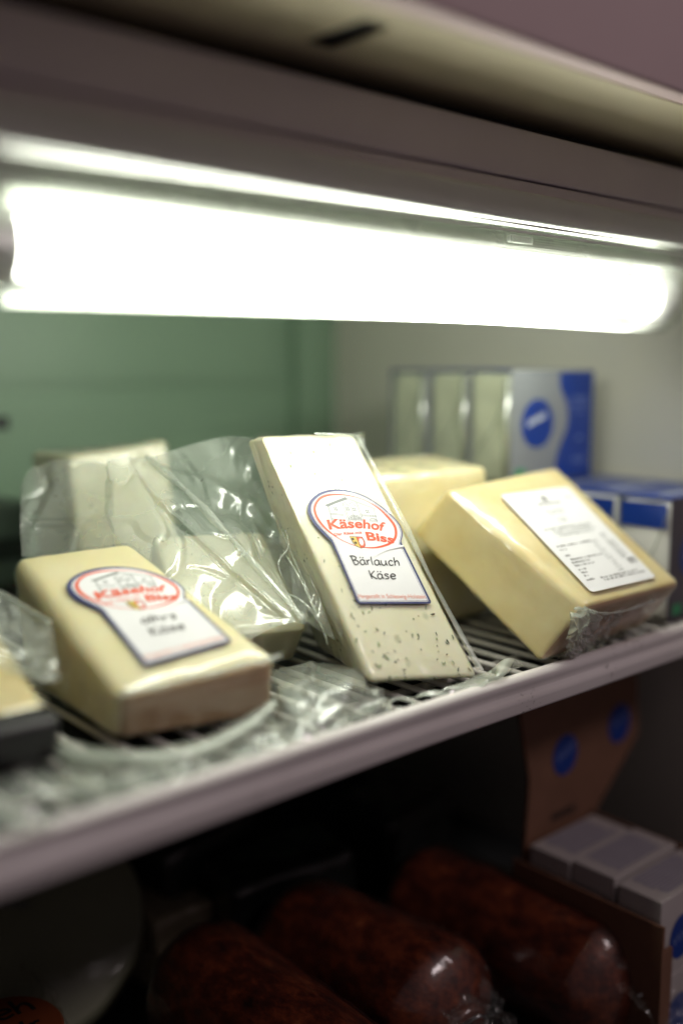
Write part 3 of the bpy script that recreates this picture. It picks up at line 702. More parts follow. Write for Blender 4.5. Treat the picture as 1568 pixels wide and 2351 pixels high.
# top corners follow the photograph on the fitted plane
cB[0, 0, 1] = on(1345, 1395, nB, pT); cB[1, 0, 1] = on(1562, 1338, nB, pT); cB[0, 1, 1] = on(1024, 1122, nB, pT); cB[1, 1, 1] = on(1276, 1069, nB, pT)
blk = thing('cheese_block', (.54, .42, 0), 'thick golden cheese block in film with white ingredients label, propped up on its rear', 'cheese', 'cheese pieces on the wire shelf')
plain_solid('cheese_body', cB, M['gold_cheese'], blk, .004, 18, .0005, (2,), M['rind'])
wrap_solid('plastic_wrap', cB, blk, .005, 28, .0008, .0008, M['film'], 60)
lb = [(1147, 1136), (1303, 1117), (1506, 1325), (1357, 1360)]
hB = homography([(0, 0), (1, 0), (1, 1), (0, 1)], lb); mfB = plane_map(nB, pT + nB * .0020, hB)
def rrect(r_=.03, asp=1.6):
    o_ = []
    for cx_, cy_, a0 in ((1 - r_ * asp, r_, -90), (1 - r_ * asp, 1 - r_, 0), (r_ * asp, 1 - r_, 90), (r_ * asp, r_, 180)):
        o_ += [(cx_ + r_ * asp * math.cos(math.radians(a0 + k * 18)), cy_ + r_ * math.sin(math.radians(a0 + k * 18))) for k in range(6)]
    return o_
lab = flat_poly('label', rrect(), mfB, 0, M['label'], blk)
r_ = random.Random(4)
def dashes(name, x0, x1, y, mf, parent, h=.012, m='text_grey', lift=.00012):
    V, Fc = [], []; x = x0
    while x < x1 - .01:
        w = min(r_.uniform(.010, .030), x1 - x); k = h * r_.uniform(.6, 1.1)
        b0 = len(V); V += [(x, y), (x + w, y), (x + w, y - k), (x, y - k)]; Fc.append((b0, b0 + 1, b0 + 2, b0 + 3)); x += w + (.006 if r_.random() < .75 else .02)
    return mesh(name, lay(mf, V, lift), Fc, M[m], parent)
flat_poly('emblem', [(.47, .115), (.49, .07), (.50, .05), (.515, .07), (.53, .05), (.545, .075), (.57, .115)], mfB, .00012, M['text_grey'], lab)
dashes('name_text', .36, .70, .155, mfB, lab, .032)
dashes('small_text', .80, .93, .10, mfB, lab, .02, 'pale_ink'); dashes('small_text', .80, .93, .125, mfB, lab, .02, 'pale_ink')
for y, a, b_ in ((.225, .38, .64), (.25, .40, .62), (.31, .44, .56), (.335, .44, .55)): dashes('small_text', a, b_, y, mfB, lab, .014, 'grey_ink')
for y, a, b_ in ((.395, .14, .82), (.42, .24, .82), (.445, .24, .82), (.47, .26, .78)): dashes('small_text', a, b_, y, mfB, lab, .013, 'grey_ink')
for y, a, b_ in ((.565, .10, .60), (.60, .10, .2), (.66, .10, .16), (.70, .12, .58), (.73, .1, .36), (.76, .1, .38), (.80, .1, .22), (.83, .1, .18), (.86, .1, .17), (.90, .08, .22), (.905, .28, .86), (.93, .30, .93)): dashes('small_text', a, b_, y, mfB, lab, .016)
for k in range(11): dashes('table_text', .60, .68, .57 + .03 * k, mfB, lab, .013, 'grey_ink'); dashes('table_text', .80, .80 + .05 + .08 * r_.random(), .52 + .024 * k, mfB, lab, .011, 'grey_ink')
dashes('weight_text', .84, .97, .80, mfB, lab, .03); dashes('weight_text', .84, .97, .825, mfB, lab, .02)
# gathered film at the near corner and along the front edge
nf = nrm(np.cross(cB[1, 0, 0] - cB[0, 0, 0], cB[0, 0, 1] - cB[0, 0, 0])); nf = nf if nf @ (C - pB) > 0 else -nf
def onf(u, v_, l): return on(u, v_, nf, cB[0, 0, 0] + nf * l)
g = [[onf(1312, 1402, .004), onf(1345, 1396, .007), onf(1385, 1412, .003), onf(1430, 1402, .002)],
     [onf(1306, 1440, .002), onf(1340, 1435, .008), onf(1362, 1452, .003), onf(1400, 1450, .0015)],
     [onf(1296, 1482, .002), onf(1328, 1470, .009), onf(1352, 1482, .004), onf(1375, 1490, .0015)],
     [onf(1278, 1515, .002), onf(1305, 1508, .006), onf(1335, 1508, .003), onf(1350, 1502, .0015)]]
v, f = sheet(g, 42, crumple(.0045, 95, 7)); mesh('gathered_film', v, f, M['film_crumple'], blk, smooth=True)
for pts in ([(1318, 1398), (1345, 1398), (1350, 1420), (1342, 1450), (1352, 1480)], [(1350, 1402), (1390, 1408), (1440, 1400), (1500, 1378)], [(1345, 1500), (1420, 1478), (1480, 1450)]):
    q = spline([onf(u, v_, .0035) for u, v_ in pts], 8); mesh('film_crease_highlight', *tube(q, [.0004 + .0009 * abs(math.sin(i * .6)) for i in range(len(q))], 6), M['film_crumple'], blk, smooth=True)

# ================================================================== near left wedge with blurred label
cbl = atz(268, 1702, .003); cbr = atz(632, 1645, .003); e_ = nrm(cbr - cbl); hh = nrm(np.cross((0, 0, 1.), e_)); hh = hh if hh[1] > 0 else -hh
ctl = on(275, 1600, hh, cbl - hh * .005); ctr_ = on(640, 1510, hh, cbl - hh * .005)
t_ = math.radians(25); nC = nrm(np.cross(ctr_ - ctl, hh * math.cos(t_) + np.array([0, 0, math.sin(t_)]))); nC = nC if nC[2] > 0 else -nC
ral = on(22, 1272, nC, ctl); rar = on(300, 1236, nC, ctl)
rbl = np.array([ral[0] + .004, ral[1] - .004, .003]); rbr = np.array([rar[0] + .004, rar[1] - .006, .003])
cC = np.array([[[cbl, ctl], [rbl, ral]], [[cbr, ctr_], [rbr, rar]]])
cw = thing('cheese_wedge', (cbl + cbr + rbl + rbr) / 4 * np.array([1, 1, 0]), 'plain pale cheese wedge with brown rind lying low, beside the black rinded piece', 'cheese', 'cheese pieces on the wire shelf')
plain_solid('cheese_body', cC, M['pale_cheese'], cw, .0075, 16, .0005, (2,), M['rind'])
wrap_solid('plastic_bag', cC, cw, .0085, 26, .001, .0009, M['film'], 50)
zc = lambda x, y: (122.5 + .2865 * x, 1265.9 + .2865 * y)
hC = homography([(655, 1262), (1394, 1265), (160, 320), (1098, 650), (385, 635), (450, 124)], [zc(750, 875), zc(1432, 738), zc(72, 300), zc(1032, 352), zc(352, 490), zc(470, 100)])
mfC = plane_map(nC, ctl + nC * .0023, hC)
def words_c(mf, base):
    hand_on('handwriting', 'alhrs', (690, 868), (830, 880), (985, 890), (-26, -80), (-12, -80), mf, .0003, M['black_ink'], base, 13)
    hand_on('handwriting', 'Käse', (740, 1006), (880, 1014), (1030, 1022), (-28, -84), (-12, -80), mf, .0003, M['black_ink'], base, 13)
cheese_label(mfC, cw, words_c)
q0 = [ctl + (ctr_ - ctl) * k + nC * (.0016 + .0006 * math.sin(k * 19)) - hh * .0016 for k in np.linspace(-.01, 1.01, 16)]
mesh('film_crease_highlight', *tube(q0, [.0009 + .0008 * abs(math.sin(i * 1.3)) for i in range(16)], 8), M['film_crumple'], cw, smooth=True)  # bright strip added as the highlight band along the top front edge
# sealed lower flange of the bag, curling off the front
pf = [(120, 1722, .006), (190, 1738, .006), (290, 1742, .006), (400, 1738, .006), (500, 1706, .007), (580, 1660, .010), (632, 1612, .014)]
q0 = spline([atz(*p) for p in pf], 8); V, Fc = [], []
for i, p in enumerate(q0):
    back = np.array([.10, .35, 0]) * .05
    V += [p + np.array([0, 0, -.003]) + back, p + np.array([0, -.001, .0008]), p + np.array([0, -.0016, -.0012]), p + np.array([0, -.001, -.004])]
for i in range(len(q0) - 1):
    for k in range(3): Fc.append((4 * i + k, 4 * i + k + 1, 4 * i + 5 + k, 4 * i + 4 + k))
mesh('bag_flange', V, Fc, M['film_crumple'], cw, smooth=True)
mesh('bag_flange', *tube(q0, [.0016 + .0016 * (1 - i / (len(q0) - 1)) for i in range(len(q0))], 8), M['film_crumple'], cw, smooth=True)
shelf_film([[(140, 1690, .004), (300, 1720, .004), (450, 1705, .004), (620, 1640, .005)],
            [(150, 1750, .003), (300, 1770, .003), (450, 1745, .003), (650, 1680, .003)],
            [(170, 1800, .0025), (310, 1810, .0025), (460, 1780, .0025), (660, 1720, .0025)]], 'bag_end', cw, .003, 30, 2, 'film_bag')
shelf_film([[(-60, 1830, .004), (20, 1840, .006), (90, 1850, .005), (150, 1868, .003)],
            [(-60, 1870, .006), (20, 1880, .010), (90, 1885, .007), (140, 1890, .003)],
            [(-80, 1905, .004), (10, 1915, .006), (80, 1905, .005), (130, 1900, .002)]], 'bag_corner', cw, .005, 60, 3)

shelf_film([[(-40, 1745, .003), (80, 1752, .004), (180, 1760, .004), (280, 1790, .003)],
            [(-40, 1800, .004), (70, 1806, .006), (170, 1812, .005), (290, 1822, .003)],
            [(-60, 1850, .003), (60, 1852, .004), (170, 1850, .004), (300, 1842, .002)]], 'bag_end', cw, .004, 40, 5, 'film_bag')

# ================================================================== black rinded piece at the far left
Md = rotm(-.10, .30, .0); pD = np.array([.0800, .434, .003])
cD = np.array([[[pD + Md @ np.array([i * .108, j * .09, k * .024]) for k in (0, 1)] for j in (0, 1)] for i in (0, 1)])
cD[:, 1, 0, 2] = .004
dk = thing('cheese_block', (.14, .47, 0), 'yellow cheese piece with black rind and printed label, next to the low pale wedge', 'cheese', 'cheese pieces on the wire shelf')
plain_solid('cheese_body', cD, M['gold_cheese'], dk, .005, 12, .0005)
fD = cD.copy()
fr0 = cD[:, 0].copy(); fD[:, 1] = fD[:, 0]; fD[:, 0] = fr0 - (Md @ np.array([0, .010, 0])); fD[:, 1] = fr0 + Md @ np.array([0, .006, 0])
fD[0, :, :] += Md @ np.array([-.002, 0, 0]); fD[1, :, :] += Md @ np.array([.003, 0, 0]); fD[:, :, 1] += Md @ np.array([0, 0, .0015])
fD[:, :, 0, 2] = np.maximum(fD[:, :, 0, 2], .003)
plain_solid('black_rind', fD, M['black_rind'], dk, .004, 10, .0005)
wrap_solid('plastic_wrap', cD, dk, .006, 20, .0015, .002, M['film'], 60)
nD = nrm(Md @ np.array([0, 0, 1.])); pTD = cD[0, 0, 1] + nD * .0042
def mfD(x, y, l): return pTD + Md @ np.array([x, y, 0]) + nD * l
ld = flat_poly('label', [(.02, .018), (.086, .022), (.090, .075), (.02, .075)], mfD, 0, M['label'], dk)
flat_poly('label_border', [(.084, .022), (.089, .022), (.093, .075), (.088, .075)], mfD, .0003, M['grey_ink'], ld)
for k in range(4): strokes('label_text', [[(.03 + .008 * j, .034 + .009 * k), (.034 + .008 * j, .037 + .009 * k), (.036 + .008 * j, .033 + .009 * k)] for j in range(6)], .0012, mfD, .0003, M['pale_red'] if k % 2 else M['text_grey'], ld)
v, f = sheet(D3([[(-80, 1335, .52), (0, 1362, .52), (60, 1398, .515), (118, 1432, .505)], [(-80, 1400, .50), (0, 1440, .50), (60, 1470, .495), (130, 1510, .485)], [(-80, 1480, .475), (0, 1520, .475), (60, 1545, .47), (135, 1570, .465)]]), 40, crumple(.003, 50, 9)); mesh('wrap_flap', v, f, M['film_bag'], dk, smooth=True)
q0 = spline([atd(-80, 1333, .52), atd(0, 1360, .52), atd(60, 1396, .515), atd(118, 1430, .505)], 8); mesh('wrap_edge', *tube(q0, .0012, 6), M['film_crumple'], dk, smooth=True)

# ================================================================== herb piece lying left of the hero, under its bag
pF = atz(640, 1520, .004)
Mf = rotm(-.25, .62, .05)
cF = np.array([[[pF + Mf @ np.array([-.064 + i * .074, j * .085, -.0 + k * .03]) for k in (0, 1)] for j in (0, 1)] for i in (0, 1)])
cF[:, 1, 0, 2] = .004; cF[:, :, 0, 2] = np.maximum(cF[:, :, 0, 2], .003)
fh_ = thing('cheese_piece', pF * np.array([1, 1, 0]), 'low herb flecked cheese piece half hidden under the loose bag film', 'cheese', 'cheese pieces on the wire shelf')
plain_solid('cheese_body', cF, M['herb_cheese'], fh_, .004, 12, .0005)
wrap_solid('plastic_wrap', cF, fh_, .005, 20, .001, .0015)
nF = nrm(np.cross(cF[1, 0, 1] - cF[0, 0, 1], cF[0, 1, 1] - cF[0, 0, 1]))
flecks('herb_flecks', fh_, 22, lambda a, b_: cF[0, 0, 1] * (1 - a) * (1 - b_) + cF[1, 0, 1] * a * (1 - b_) + cF[0, 1, 1] * (1 - a) * b_ + cF[1, 1, 1] * a * b_ + nF * .0004, nF, M['herb'], 12, (.0005, .003))

# ================================================================== yellow block behind, between hero and right block
a0 = aty(868, 1097, .475); a1 = aty(1118, 1077, .475)
cHh = box_corners(a0[0], a1[0], .475, .535, .003, a0[2])
cHh[:, 0, 0, 1] = .468
cHh[:, 1, 1, 2] += .006
hb = thing('cheese_block', ((a0[0] + a1[0]) / 2, .5, 0), 'upright yellow cheese block standing behind the herb wedge and the propped golden block', 'cheese', 'cheese pieces on the wire shelf')
plain_solid('cheese_body', cHh, M['pale_cheese'], hb, .005, 12, .0006)
wrap_solid('plastic_wrap', cHh, hb, .006, 22, .001, .002)
v, f = sheet([[np.array([a0[0] - .012 + .012 * i, .512 + .002 * j, .100 + .012 * j]) for i in range(4)] for j in range(4)], 30, crumple(.004, 70, 5)); mesh('wrap_end', v, f, M['film_crumple'], hb, smooth=True)

# ================================================================== pale block at the back left and its bag
g0 = aty(158, 1048, .655); g1 = aty(384, 1010, .655)
cG = box_corners(g0[0], g1[0], .655, .715, .003, g0[2]); cG[1, :, 1, 2] = g1[2]; cG[0, 0, 0, 1] = cG[1, 0, 0, 1] = .635
cG[1, 1, 1] += np.array([.012, 0, -.012])
gb = thing('cheese_block', ((g0[0] + g1[0]) / 2, .68, 0), 'pale cheese block standing at the back with loose clear bag in front', 'cheese', 'cheese pieces on the wire shelf')
plain_solid('cheese_body', cG, M['herb_cheese'], gb, .004, 12, .0006)
wrap_solid('plastic_wrap', cG, gb, .005, 20, .001, .0018)
s3 = D3([[(50, 1118, .665), (72, 1078, .672), (135, 1058, .678), (215, 1062, .68), (262, 1078, .678)],
         [(48, 1165, .655), (90, 1150, .660), (150, 1145, .664), (215, 1150, .664), (262, 1160, .660)],
         [(48, 1205, .645), (95, 1200, .650), (150, 1202, .652), (215, 1200, .65), (262, 1205, .646)],
         [(50, 1275, .635), (100, 1280, .636), (150, 1280, .636), (215, 1280, .634), (270, 1280, .632)]])
def wr_g(a, b_, v):
    return .0018 * max(0, 1 - abs(nz(v + Vector((4, 4, 2)), 22)) * 9) + .0022 * math.exp(-((b_ - .62) / .02) ** 2) - .0022 * math.exp(-((b_ - .68) / .025) ** 2) + .004 * nz(v, 13) + .0014 * max(0, 1 - abs(nz(v + Vector((1, 7, 3)), 14)) * 8)
v, f = sheet(s3, 60, wr_g); mesh('bag_flap', v, f, M['film_bag'], gb, smooth=True)

# dim packets against the back wall on the left
for (x0, x1, y0, y1, h, lab_) in ((.215, .285, .76, .83, .105, 'dim grey green packet against the back wall behind the loose bag'), (.295, .345, .79, .85, .072, 'short dim green packet at the back, right of the taller dim packet')):
    t = thing('packet', ((x0 + x1) / 2, (y0 + y1) / 2, 0), lab_, 'packet', 'packets along the back wall')
    plain_solid('packet_body', box_corners(x0, x1, y0, y1, .0005, h), M['grey_pack'], t, .006, 8, .001)
    mesh('packet_band', *boxvf(x0 + .004, x1 - .004, y0 - .0012, y0 + .003, h * .35, h * .6), M['dark_pack'], t)

# ================================================================== boxed soft cheese packs (upper shelf, right)
PW, PD, PH = .105, .045, .0893
def make_pack(x0, y0, z0, label, group, side_m, front_dark=False):
    x1, y1, z1 = x0 + PW, y0 + PD - .0008, z0 + PH
    t = thing('cheese_pack', ((x0 + x1) / 2, (y0 + y1) / 2, z0), label, 'cheese pack', group)
    v, f, s = hexa(box_corners(x0 + .0005, x1 - .0005, y0 + .001, y1 - .001, z0, z1 - .001), .0055, 8, 0, cheese_disp(.0012, 60)); mesh('wrapped_cheese', v, f, side_m, t, smooth=True)
    v, f, s = hexa(box_corners(x0, x1, y0, y0 + .0014, z0 + .0006, z1), .0006, 6); sl = mesh('sleeve_front', v, f, M['purple_card'] if front_dark else M['silver_card'], t)
    mesh('sleeve_back', *boxvf(x0, x1, y1 - .0012, y1, z0 + .0006, z1 - .0003), M['silver_card'], t)
    tp = mesh('sleeve_top', *boxvf(x0 + .0002, x1 - .0002, y0 + .0016, y1 - .0014, z1 - .0012, z1), M['blue_card'], t)
    def mf(x, y, l): return np.array([x0 + x * PW, y0 - l, z0 + (1 - y) * PH])
    bnd = spline([(.56, .02), (.57, .16), (.66, .32), (.67, .5), (.58, .68), (.53, .84), (.54, .985)], 6)
    flat_poly('blue_panel', list(bnd) + [(.99, .985), (.99, .02)], mf, .0003, M['blue_card'], sl)
    flat_poly('blue_roundel', [(.30 + .19 * math.cos(a), .47 + .215 * math.sin(a)) for a in np.linspace(0, 2 * math.pi, 33)[:-1]], mf, .0003, M['blue_card'], sl)
    strokes('roundel_lettering', [[(.18 + .055 * k, .50 - .02 * k), (.195 + .055 * k, .43 - .02 * k), (.21 + .055 * k, .49 - .02 * k), (.225 + .055 * k, .43 - .02 * k)] for k in range(4)], .014, mf, .0006, M['white_ink'], sl)
    for (y, a, b_, h) in ((.26, .72, .92, .05), (.32, .68, .95, .03), (.38, .72, .9, .02), (.62, .78, .86, .04), (.82, .74, .9, .05)):
        strokes('panel_lettering', [[(a + (b_ - a) * k / 6, y + h * .4), (a + (b_ - a) * (k + .4) / 6, y - h * .4), (a + (b_ - a) * (k + .8) / 6, y + h * .4)] for k in range(6)], .010, mf, .0006, M['soft_blue'], sl)
    flat_poly('green_mark', [(.05, .86), (.16, .86), (.16, .95), (.05, .95)], mf, .0003, M['green_ink'], sl)
    def mt(x, y, l): return np.array([x0 + x * PW, y0 + y * PD, z1 + l])
    strokes('top_lettering', [[(.15 + .1 * k, .5), (.18 + .1 * k, .3), (.21 + .1 * k, .55), (.23 + .1 * k, .35)] for k in range(6)], .02, mt, .0003, M['white_ink'], tp)
    if side_m is M['wrapped']: mesh('edge_highlight_strip', *tube([(x0 + .0006, y0 + .0052, z0 + .003), (x0 + .0002, y0 + .0050, z0 + .045), (x0 + .0006, y0 + .0052, z0 + PH - .003)], [.0022, .0034, .0024], 10), M['film_gloss'], t, smooth=True)  # glossy strip added to give the pack edge its highlight streak
    if side_m is M['wrapped_white']: mesh('side_band', *boxvf(x0 - .0012, x0 - .0004, y0 + .004, y1 - .003, z1 - .022, z1 - .004), M['blue_card'], t)
    # film seam across the open side
    q = spline([(x0 - .0006, y0 + .004, z0 + .078), (x0 - .0016, y0 + .014, z0 + .05), (x0 - .0012, y0 + .030, z0 + .030), (x0 - .0004, y0 + .042, z0 + .012)], 6)
    mesh('film_seam', *tube(q, .0007, 6), M['film_crumple'], t, smooth=True)
    return t
pk = make_pack(.633, .3705, .0006, 'white wrapped cheese pack with dark purple front at the shelf end, lowest row', 'cheese packs in blue sleeves', M['wrapped_white'], True)
for k, nm in ((1, 'first'), (2, 'second'), (3, 'third'), (4, 'fourth'), (5, 'fifth')):
    make_pack(.633 + .002 * (k % 2), .3705 + PD * k, .0006, f'blue topped lower row cheese pack, {nm} behind the purple fronted pack', 'cheese packs in the lower row', M['wrapped_white'])
make_pack(.6005, .4905, .0912, 'upright silver and blue cheese pack with round blue emblem, first of the upper row', 'cheese packs in the upper row', M['wrapped'])
for k, nm in ((1, 'second'), (2, 'last')):
    make_pack(.6005 + .0015 * (k % 2), .4905 + PD * k, .0912, f'shiny wrapped cheese pack, {nm} in the upper row behind the emblem pack', 'cheese packs in the upper row', M['wrapped'])

# ================================================================== lower shelf: salami
SF = -.2808
def salami(yb, yf, xb, xf, r0, label, seed, seg=40):
    t = thing('salami', ((xb + xf) / 2, (yb + yf) / 2, SF), label, 'salami', 'salami sausages on the lower shelf')
    z0 = SF + r0 + .001
    def ring(n_, off, amp, tail):
        V, Fc = [], []; ls = [0, .012, .05, .13, .25] + list(np.linspace(.3, 2.7, 34)) + [2.75, 2.87, 2.95, 2.988, 3.0]
        L = yb - yf
        for l in ls:
            if l < .3: fy = (l / .3) ; rr = math.sqrt(max(0, 1 - (1 - fy) ** 2)); yy = yb - r0 * .62 * fy
            elif l > 2.7: fy = (3 - l) / .3; rr = math.sqrt(max(0, 1 - (1 - fy) ** 2)); yy = yf + r0 * .62 * fy
            else: rr = 1; yy = yb - r0 * .62 - (L - 1.24 * r0) * (l - .3) / 2.4
            s_ = (yb - yy) / L
            for k in range(n_):
                a = 2 * math.pi * k / n_
                d = Vector((math.cos(a), 0, math.sin(a)))
                p = Vector((xb + (xf - xb) * s_, yy, z0)) + d * (rr * (r0 * .985 + off))
                w = amp * (max(0, 1 - abs(nz(p + Vector((seed, 0, 0)), 55)) * 2)) ** 2 * (.4 + 1.6 * max(0, s_ - .6)) + .0012 * nz(p, 30)
                V.append(tuple(p + d * (w * rr)))
        for i in range(len(ls) - 1):
            for k in range(n_): Fc.append((i * n_ + k, i * n_ + (k + 1) % n_, (i + 1) * n_ + (k + 1) % n_, (i + 1) * n_ + k))
        return V, Fc
    mesh('meat', *ring(seg, 0, .0004, 0), M['salami'], t, smooth=True)
    mesh('casing', *ring(72, .0010, .0042, 1), M['film_dark'], t, smooth=True)
    # twisted casing tail with clip
    tail = [[(xf + .002 * i + (j * .016 - .024) * (1.15 - .18 * i), yf + .012 - .016 * i, z0 + .030 - .014 * i - .006 * abs(j - 1.5) + .003 * math.sin(j * 2 + i)) for j in range(4)] for i in range(4)]
    v, f = sheet(tail, 72, crumple(.007, 60, seed)); mesh('casing_tail', v, f, M['film_tail'], t, smooth=True)
    q = spline([(xf - .012, yf - .004, z0 + .004), (xf - .004, yf - .010, z0 + .010), (xf + .006, yf - .008, z0 + .002), (xf, yf - .012, z0 - .006), (xf - .010, yf - .006, z0 - .002)], 6)
    mesh('clip', *tube(q, .0012, 6), M['clip'], t, smooth=True)
    return t
R0 = .0445
def ax(u, v_): return atz(u, v_, SF + R0)
p3 = ax(1385, 2235); b3 = ax(985, 2080); p2 = ax(1040, 2320); b2 = ax(700, 2170); b1 = ax(480, 2270)
salami(b3[1] + .03, p3[1] - .030, b3[0], p3[0], R0, 'dark red salami nearest the cardboard tray, wrinkled casing end', 1.3)
salami(b2[1] + .03, p2[1] - .015, b2[0], p2[0], R0, 'middle dark red salami between two others', 4.1)
salami(b1[1] + .03, b1[1] - .25, b1[0], b1[0] - .005, R0, 'dark brown salami nearest the round cheese', 6.6)

# ================================================================== lower shelf: cardboard tray with packs
tx0, tx1, ty0, ty1 = .549, .6354, .3141, .4374
tr_ = thing('cardboard_tray', ((tx0 + tx1) / 2, .42, SF), 'brown cardboard display tray with raised back panel and blue roundels', 'tray')
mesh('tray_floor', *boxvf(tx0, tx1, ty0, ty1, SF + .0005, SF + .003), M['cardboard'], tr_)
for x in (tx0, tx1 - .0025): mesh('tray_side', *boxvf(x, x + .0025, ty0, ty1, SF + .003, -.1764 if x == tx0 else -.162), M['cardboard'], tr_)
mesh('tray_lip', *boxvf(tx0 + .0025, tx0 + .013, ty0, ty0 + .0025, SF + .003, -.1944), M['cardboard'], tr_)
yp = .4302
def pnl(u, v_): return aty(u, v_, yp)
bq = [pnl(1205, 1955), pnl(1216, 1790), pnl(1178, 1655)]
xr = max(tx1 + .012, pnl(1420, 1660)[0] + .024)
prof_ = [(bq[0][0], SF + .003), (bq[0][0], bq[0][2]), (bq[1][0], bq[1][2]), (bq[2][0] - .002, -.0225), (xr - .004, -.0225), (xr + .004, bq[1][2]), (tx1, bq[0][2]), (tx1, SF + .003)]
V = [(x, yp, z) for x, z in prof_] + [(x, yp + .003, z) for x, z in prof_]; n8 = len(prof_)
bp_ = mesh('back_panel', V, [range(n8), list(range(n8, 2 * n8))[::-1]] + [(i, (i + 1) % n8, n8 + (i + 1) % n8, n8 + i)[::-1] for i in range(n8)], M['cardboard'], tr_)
for (u, v_, ru, rv) in ((1296, 1732, .0149, .0158), (1420, 1660, .0149, .0158)):
    c0 = pnl(u, v_)
    mesh('blue_roundel', [(c0[0] + ru * math.cos(a), yp - .0006, c0[2] + rv * math.sin(a)) for a in np.linspace(0, 2 * math.pi, 29)[:-1]], [range(28)], M['blue_card'], bp_)
    strokes('roundel_lettering', [[(-.010 + .0055 * k, .003 + .002 * k), (-.008 + .0055 * k, -.003 + .002 * k), (-.006 + .0055 * k, .003 + .002 * k)] for k in range(4)], .0012, lambda x, y, l: np.array([c0[0] + x, yp - l, c0[2] + y]), .001, M['soft_blue'], bp_)
c0 = pnl(1290, 1865)
strokes('panel_lettering', [[(-.014 + .005 * k, -.003), (-.012 + .005 * k, .003), (-.010 + .005 * k, -.003)] for k in range(6)], .0012, lambda x, y, l: np.array([c0[0] + x, yp - l, c0[2] + y]), .001, M['black_ink'], bp_)
def tray_pack(y0, y1, z0, z1, label, xo=0):
    x0, x1 = tx0 + .0045 + xo, tx1 - .0045 + xo
    t = thing('carton', ((x0 + x1) / 2, (y0 + y1) / 2, z0), label, 'carton', 'white cartons in the cardboard tray')
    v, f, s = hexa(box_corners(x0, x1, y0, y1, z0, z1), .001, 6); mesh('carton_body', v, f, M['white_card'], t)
    V, Fc = [], []
    for k in range(9):
        y = y0 + (y1 - y0) * (.14 + .72 * k / 8); b0 = len(V); a = x0 + .010 + r_.uniform(0, .004); b_ = x1 - .008 - r_.uniform(0, .008)
        V += [(a, y, z1 + .0003), (b_, y, z1 + .0003), (b_, y + .0021, z1 + .0003), (a, y + .0021, z1 + .0003)]; Fc.append((b0, b0 + 1, b0 + 2, b0 + 3))
    mesh('printed_text', V, Fc, M['text_lines'], t)
    zc_ = (z0 + z1) / 2 - .004
    mesh('blue_roundel', [((x0 + x1) / 2 - .012 + .0149 * math.cos(a), y0 - .0004, zc_ + .0158 * math.sin(a)) for a in np.linspace(0, 2 * math.pi, 29)[:-1]], [range(28)], M['blue_card'], t)
    strokes('roundel_lettering', [[(-.011 + .0055 * k, .002 + .001 * k), (-.009 + .0055 * k, -.003 + .001 * k), (-.007 + .0055 * k, .003 + .001 * k)] for k in range(4)], .0011, lambda x, y, l: np.array([(x0 + x1) / 2 - .012 + x, y0 - l, zc_ + y]), .0008, M['soft_blue'], t)
    return t
ys = [.3182, .3546, .3902, .4262]
for k, nm in ((0, 'front'), (1, 'middle'), (2, 'rear')):
    tray_pack(ys[k] + .0004, ys[k + 1] - (.0035 if k == 0 else .0006), -.2200, -.1625 + (.0015 if k == 1 else 0), f'white printed carton with text lines, {nm} one of the upper layer in the cardboard tray', .0015 if k == 1 else 0)
    tray_pack(ys[k] + .0004, ys[k + 1] - .0006, SF + .0035, -.2205, f'white printed carton, {nm} one of the bottom layer in the cardboard tray')

# ================================================================== lower shelf: left clutter
rc = atz(58, 2118, -.2088); RR = .083; nR = nrm((-.32, -.52, .79))
tub = thing('round_cheese', (rc[0], rc[1], SF), 'round pale green cheese disc with dark green label leaning on the lower shelf', 'cheese')
def lathe(prof_, cx_, cy_, n_=48):
    V, Fc = [], []
    for r__, z in prof_: V += [(cx_ + r__ * math.cos(2 * math.pi * k / n_), cy_ + r__ * math.sin(2 * math.pi * k / n_), z) for k in range(n_)]
    for i in range(len(prof_) - 1):
        for k in range(n_): Fc.append((i * n_ + k, i * n_ + (k + 1) % n_, (i + 1) * n_ + (k + 1) % n_, (i + 1) * n_ + k))
    Fc.append(range((len(prof_) - 1) * n_, len(prof_) * n_)); return V, Fc
Rq = Vector((0, 0, 1)).rotation_difference(Vector(nR)).to_matrix()
def tilt(V): return [np.array(Rq @ Vector(p)) + rc for p in V]
V, Fc = lathe([(.001, -.026), (RR * .93, -.026), (RR * .985, -.023), (RR, -.017), (RR, -.006), (RR * .985, -.0015), (RR * .94, 0.), (.001, .0004)], 0, 0)
dsc = mesh('disc', tilt(V), Fc, M['green_lid'], tub, smooth=True)
V, Fc = lathe([(RR * .96, -.027), (RR * 1.01, -.022), (RR * 1.012, -.004), (RR * .97, .0012), (.001, .0014)], 0, 0); mesh('wrapping', tilt(V), Fc, M['film_dark'], tub, smooth=True)
mapr = plane_map(nR, rc, lambda x, y: (x, y))
flat_poly('label', [(-70, 1990), (128, 1985), (108, 2030), (-70, 2052)], mapr, .0022, M['dark_green'], dsc)
strokes('label_text', [[(-40 + 18 * k, 2085 + 3 * (k % 2)), (-30 + 18 * k, 2070), (-22 + 18 * k, 2086)] for k in range(6)], 5, mapr, .0022, M['grey_ink'], dsc)
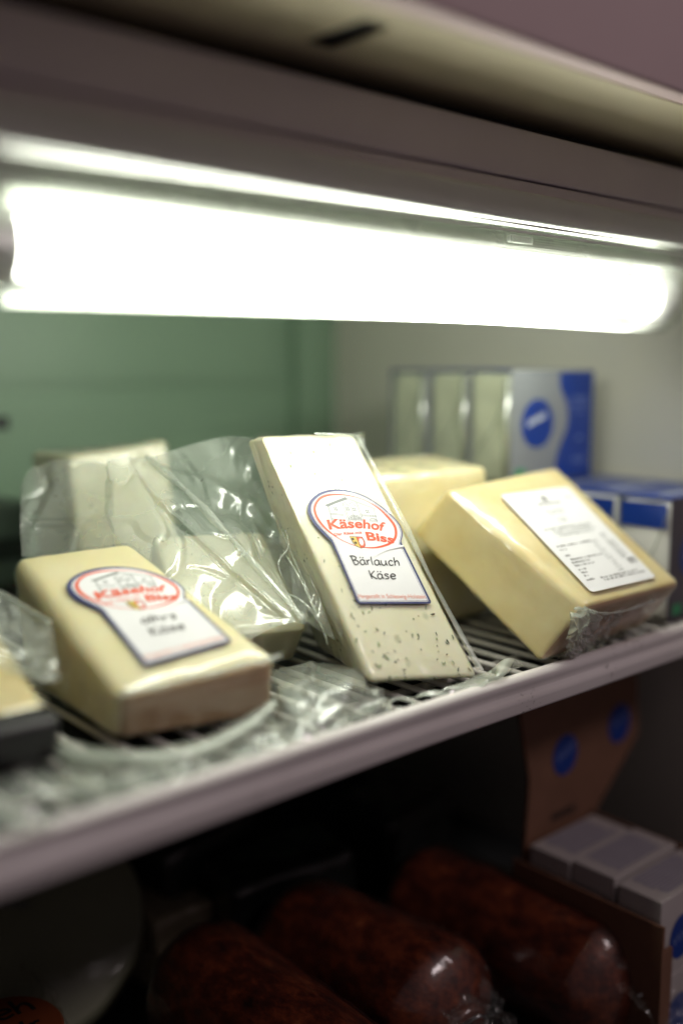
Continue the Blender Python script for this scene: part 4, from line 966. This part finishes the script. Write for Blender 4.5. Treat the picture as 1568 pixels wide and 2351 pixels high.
# cream block behind the first salami
q0 = atz(330, 2100, -.2205); q1 = atz(440, 2092, -.2205)
cb = thing('cheese_block', ((q0[0] + q1[0]) / 2, q0[1], SF), 'cream coloured block in film between the round cheese and the salami', 'cheese')
plain_solid('cheese_body', box_corners(q0[0], q1[0] + .02, q0[1] - .02, q0[1] + .05, SF + .001, -.2178), M['cream_block'], cb, .004, 8, .0008)
wrap_solid('plastic_wrap', box_corners(q0[0], q1[0] + .02, q0[1] - .02, q0[1] + .05, SF + .003, -.2178), cb, .006, 16, .001, .002, M['film_dark'])
v, f = sheet([[atz(300 + 30 * j + 8 * i, 2180 + 55 * i - 8 * j, -.2385 - .007 * i) for j in range(4)] for i in range(4)], 36, crumple(.010, 45, 8)); mesh('wrap_end', v, f, M['film_dark'], cb, smooth=True)
# dark packets further back
for i, (u, v_, w, d, h, rz, lab_) in enumerate(((430, 1905, .10, .07, .10, .2, 'tall dark packet standing behind the round cheese on the lower shelf'), (640, 1985, .11, .06, .085, -.1, 'dark shiny packet behind the middle salami'), (900, 1860, .09, .07, .09, .15, 'dark green packet deep in the lower shelf near the tray'))):
    p = atz(u, v_, SF + .09 if i == 0 else SF + .075); p[1] = min(p[1], .80)
    t = thing('packet', (p[0], p[1], SF), lab_, 'packet', 'dark packets on the lower shelf')
    c_ = box_corners(p[0] - w / 2, p[0] + w / 2, p[1] - d / 2, p[1] + d / 2, SF + .001, SF + h)
    R2 = np.array([[math.cos(rz), -math.sin(rz)], [math.sin(rz), math.cos(rz)]]); c_[..., :2] = (c_[..., :2] - p[:2]) @ R2.T + p[:2]
    plain_solid('packet_body', c_, M['dark_pack'], t, .008, 12, .002, scale=40)
    wrap_solid('packet_film', c_, t, .009, 18, .001, .002, M['film_dark'], 45)
# orange lettered jar lid in the corner, with a film flap beside it
oc = atz(8, 2368, SF + .068)
jar = thing('jar', (oc[0], oc[1], SF), 'orange lidded jar with dark lettering in front of the round cheese', 'jar')
mesh('jar_body', *lathe([(.030, SF + .001), (.034, SF + .006), (.034, SF + .050), (.031, SF + .056)], oc[0], oc[1], 40), M['tub'], jar, smooth=True)
jl = mesh('lid', *lathe([(.034, SF + .054), (.0355, SF + .056), (.0355, SF + .066), (.034, SF + .068), (.001, SF + .068)], oc[0], oc[1], 40), M['orange'], jar)
mapj = lambda x, y, l: np.array([oc[0] + x, oc[1] + y, SF + .0684])
hand_on('lid_lettering', 'sKeh', (-.026, .006), (0, .010), (.026, .006), (0, .016), (0, .016), mapj, 0, M['black_ink'], jl, .0024)
hand_on('lid_lettering', 'uaclr', (-.022, -.012), (0, -.010), (.022, -.012), (0, .012), (0, .012), mapj, 0, M['black_ink'], jl, .0022)
fl = [[atz(50 + 30 * j + 18 * i, 2205 + 45 * i + 25 * j, SF + .062 - .005 * i + .010 * math.sin(j)) for j in range(4)] for i in range(4)]
v, f = sheet(fl, 36, crumple(.006, 40, 6)); tag(mesh('film_wrap', v, f, M['film_dark'], smooth=True), 'loose brownish film flap lying between the jar and the round cheese', 'film')
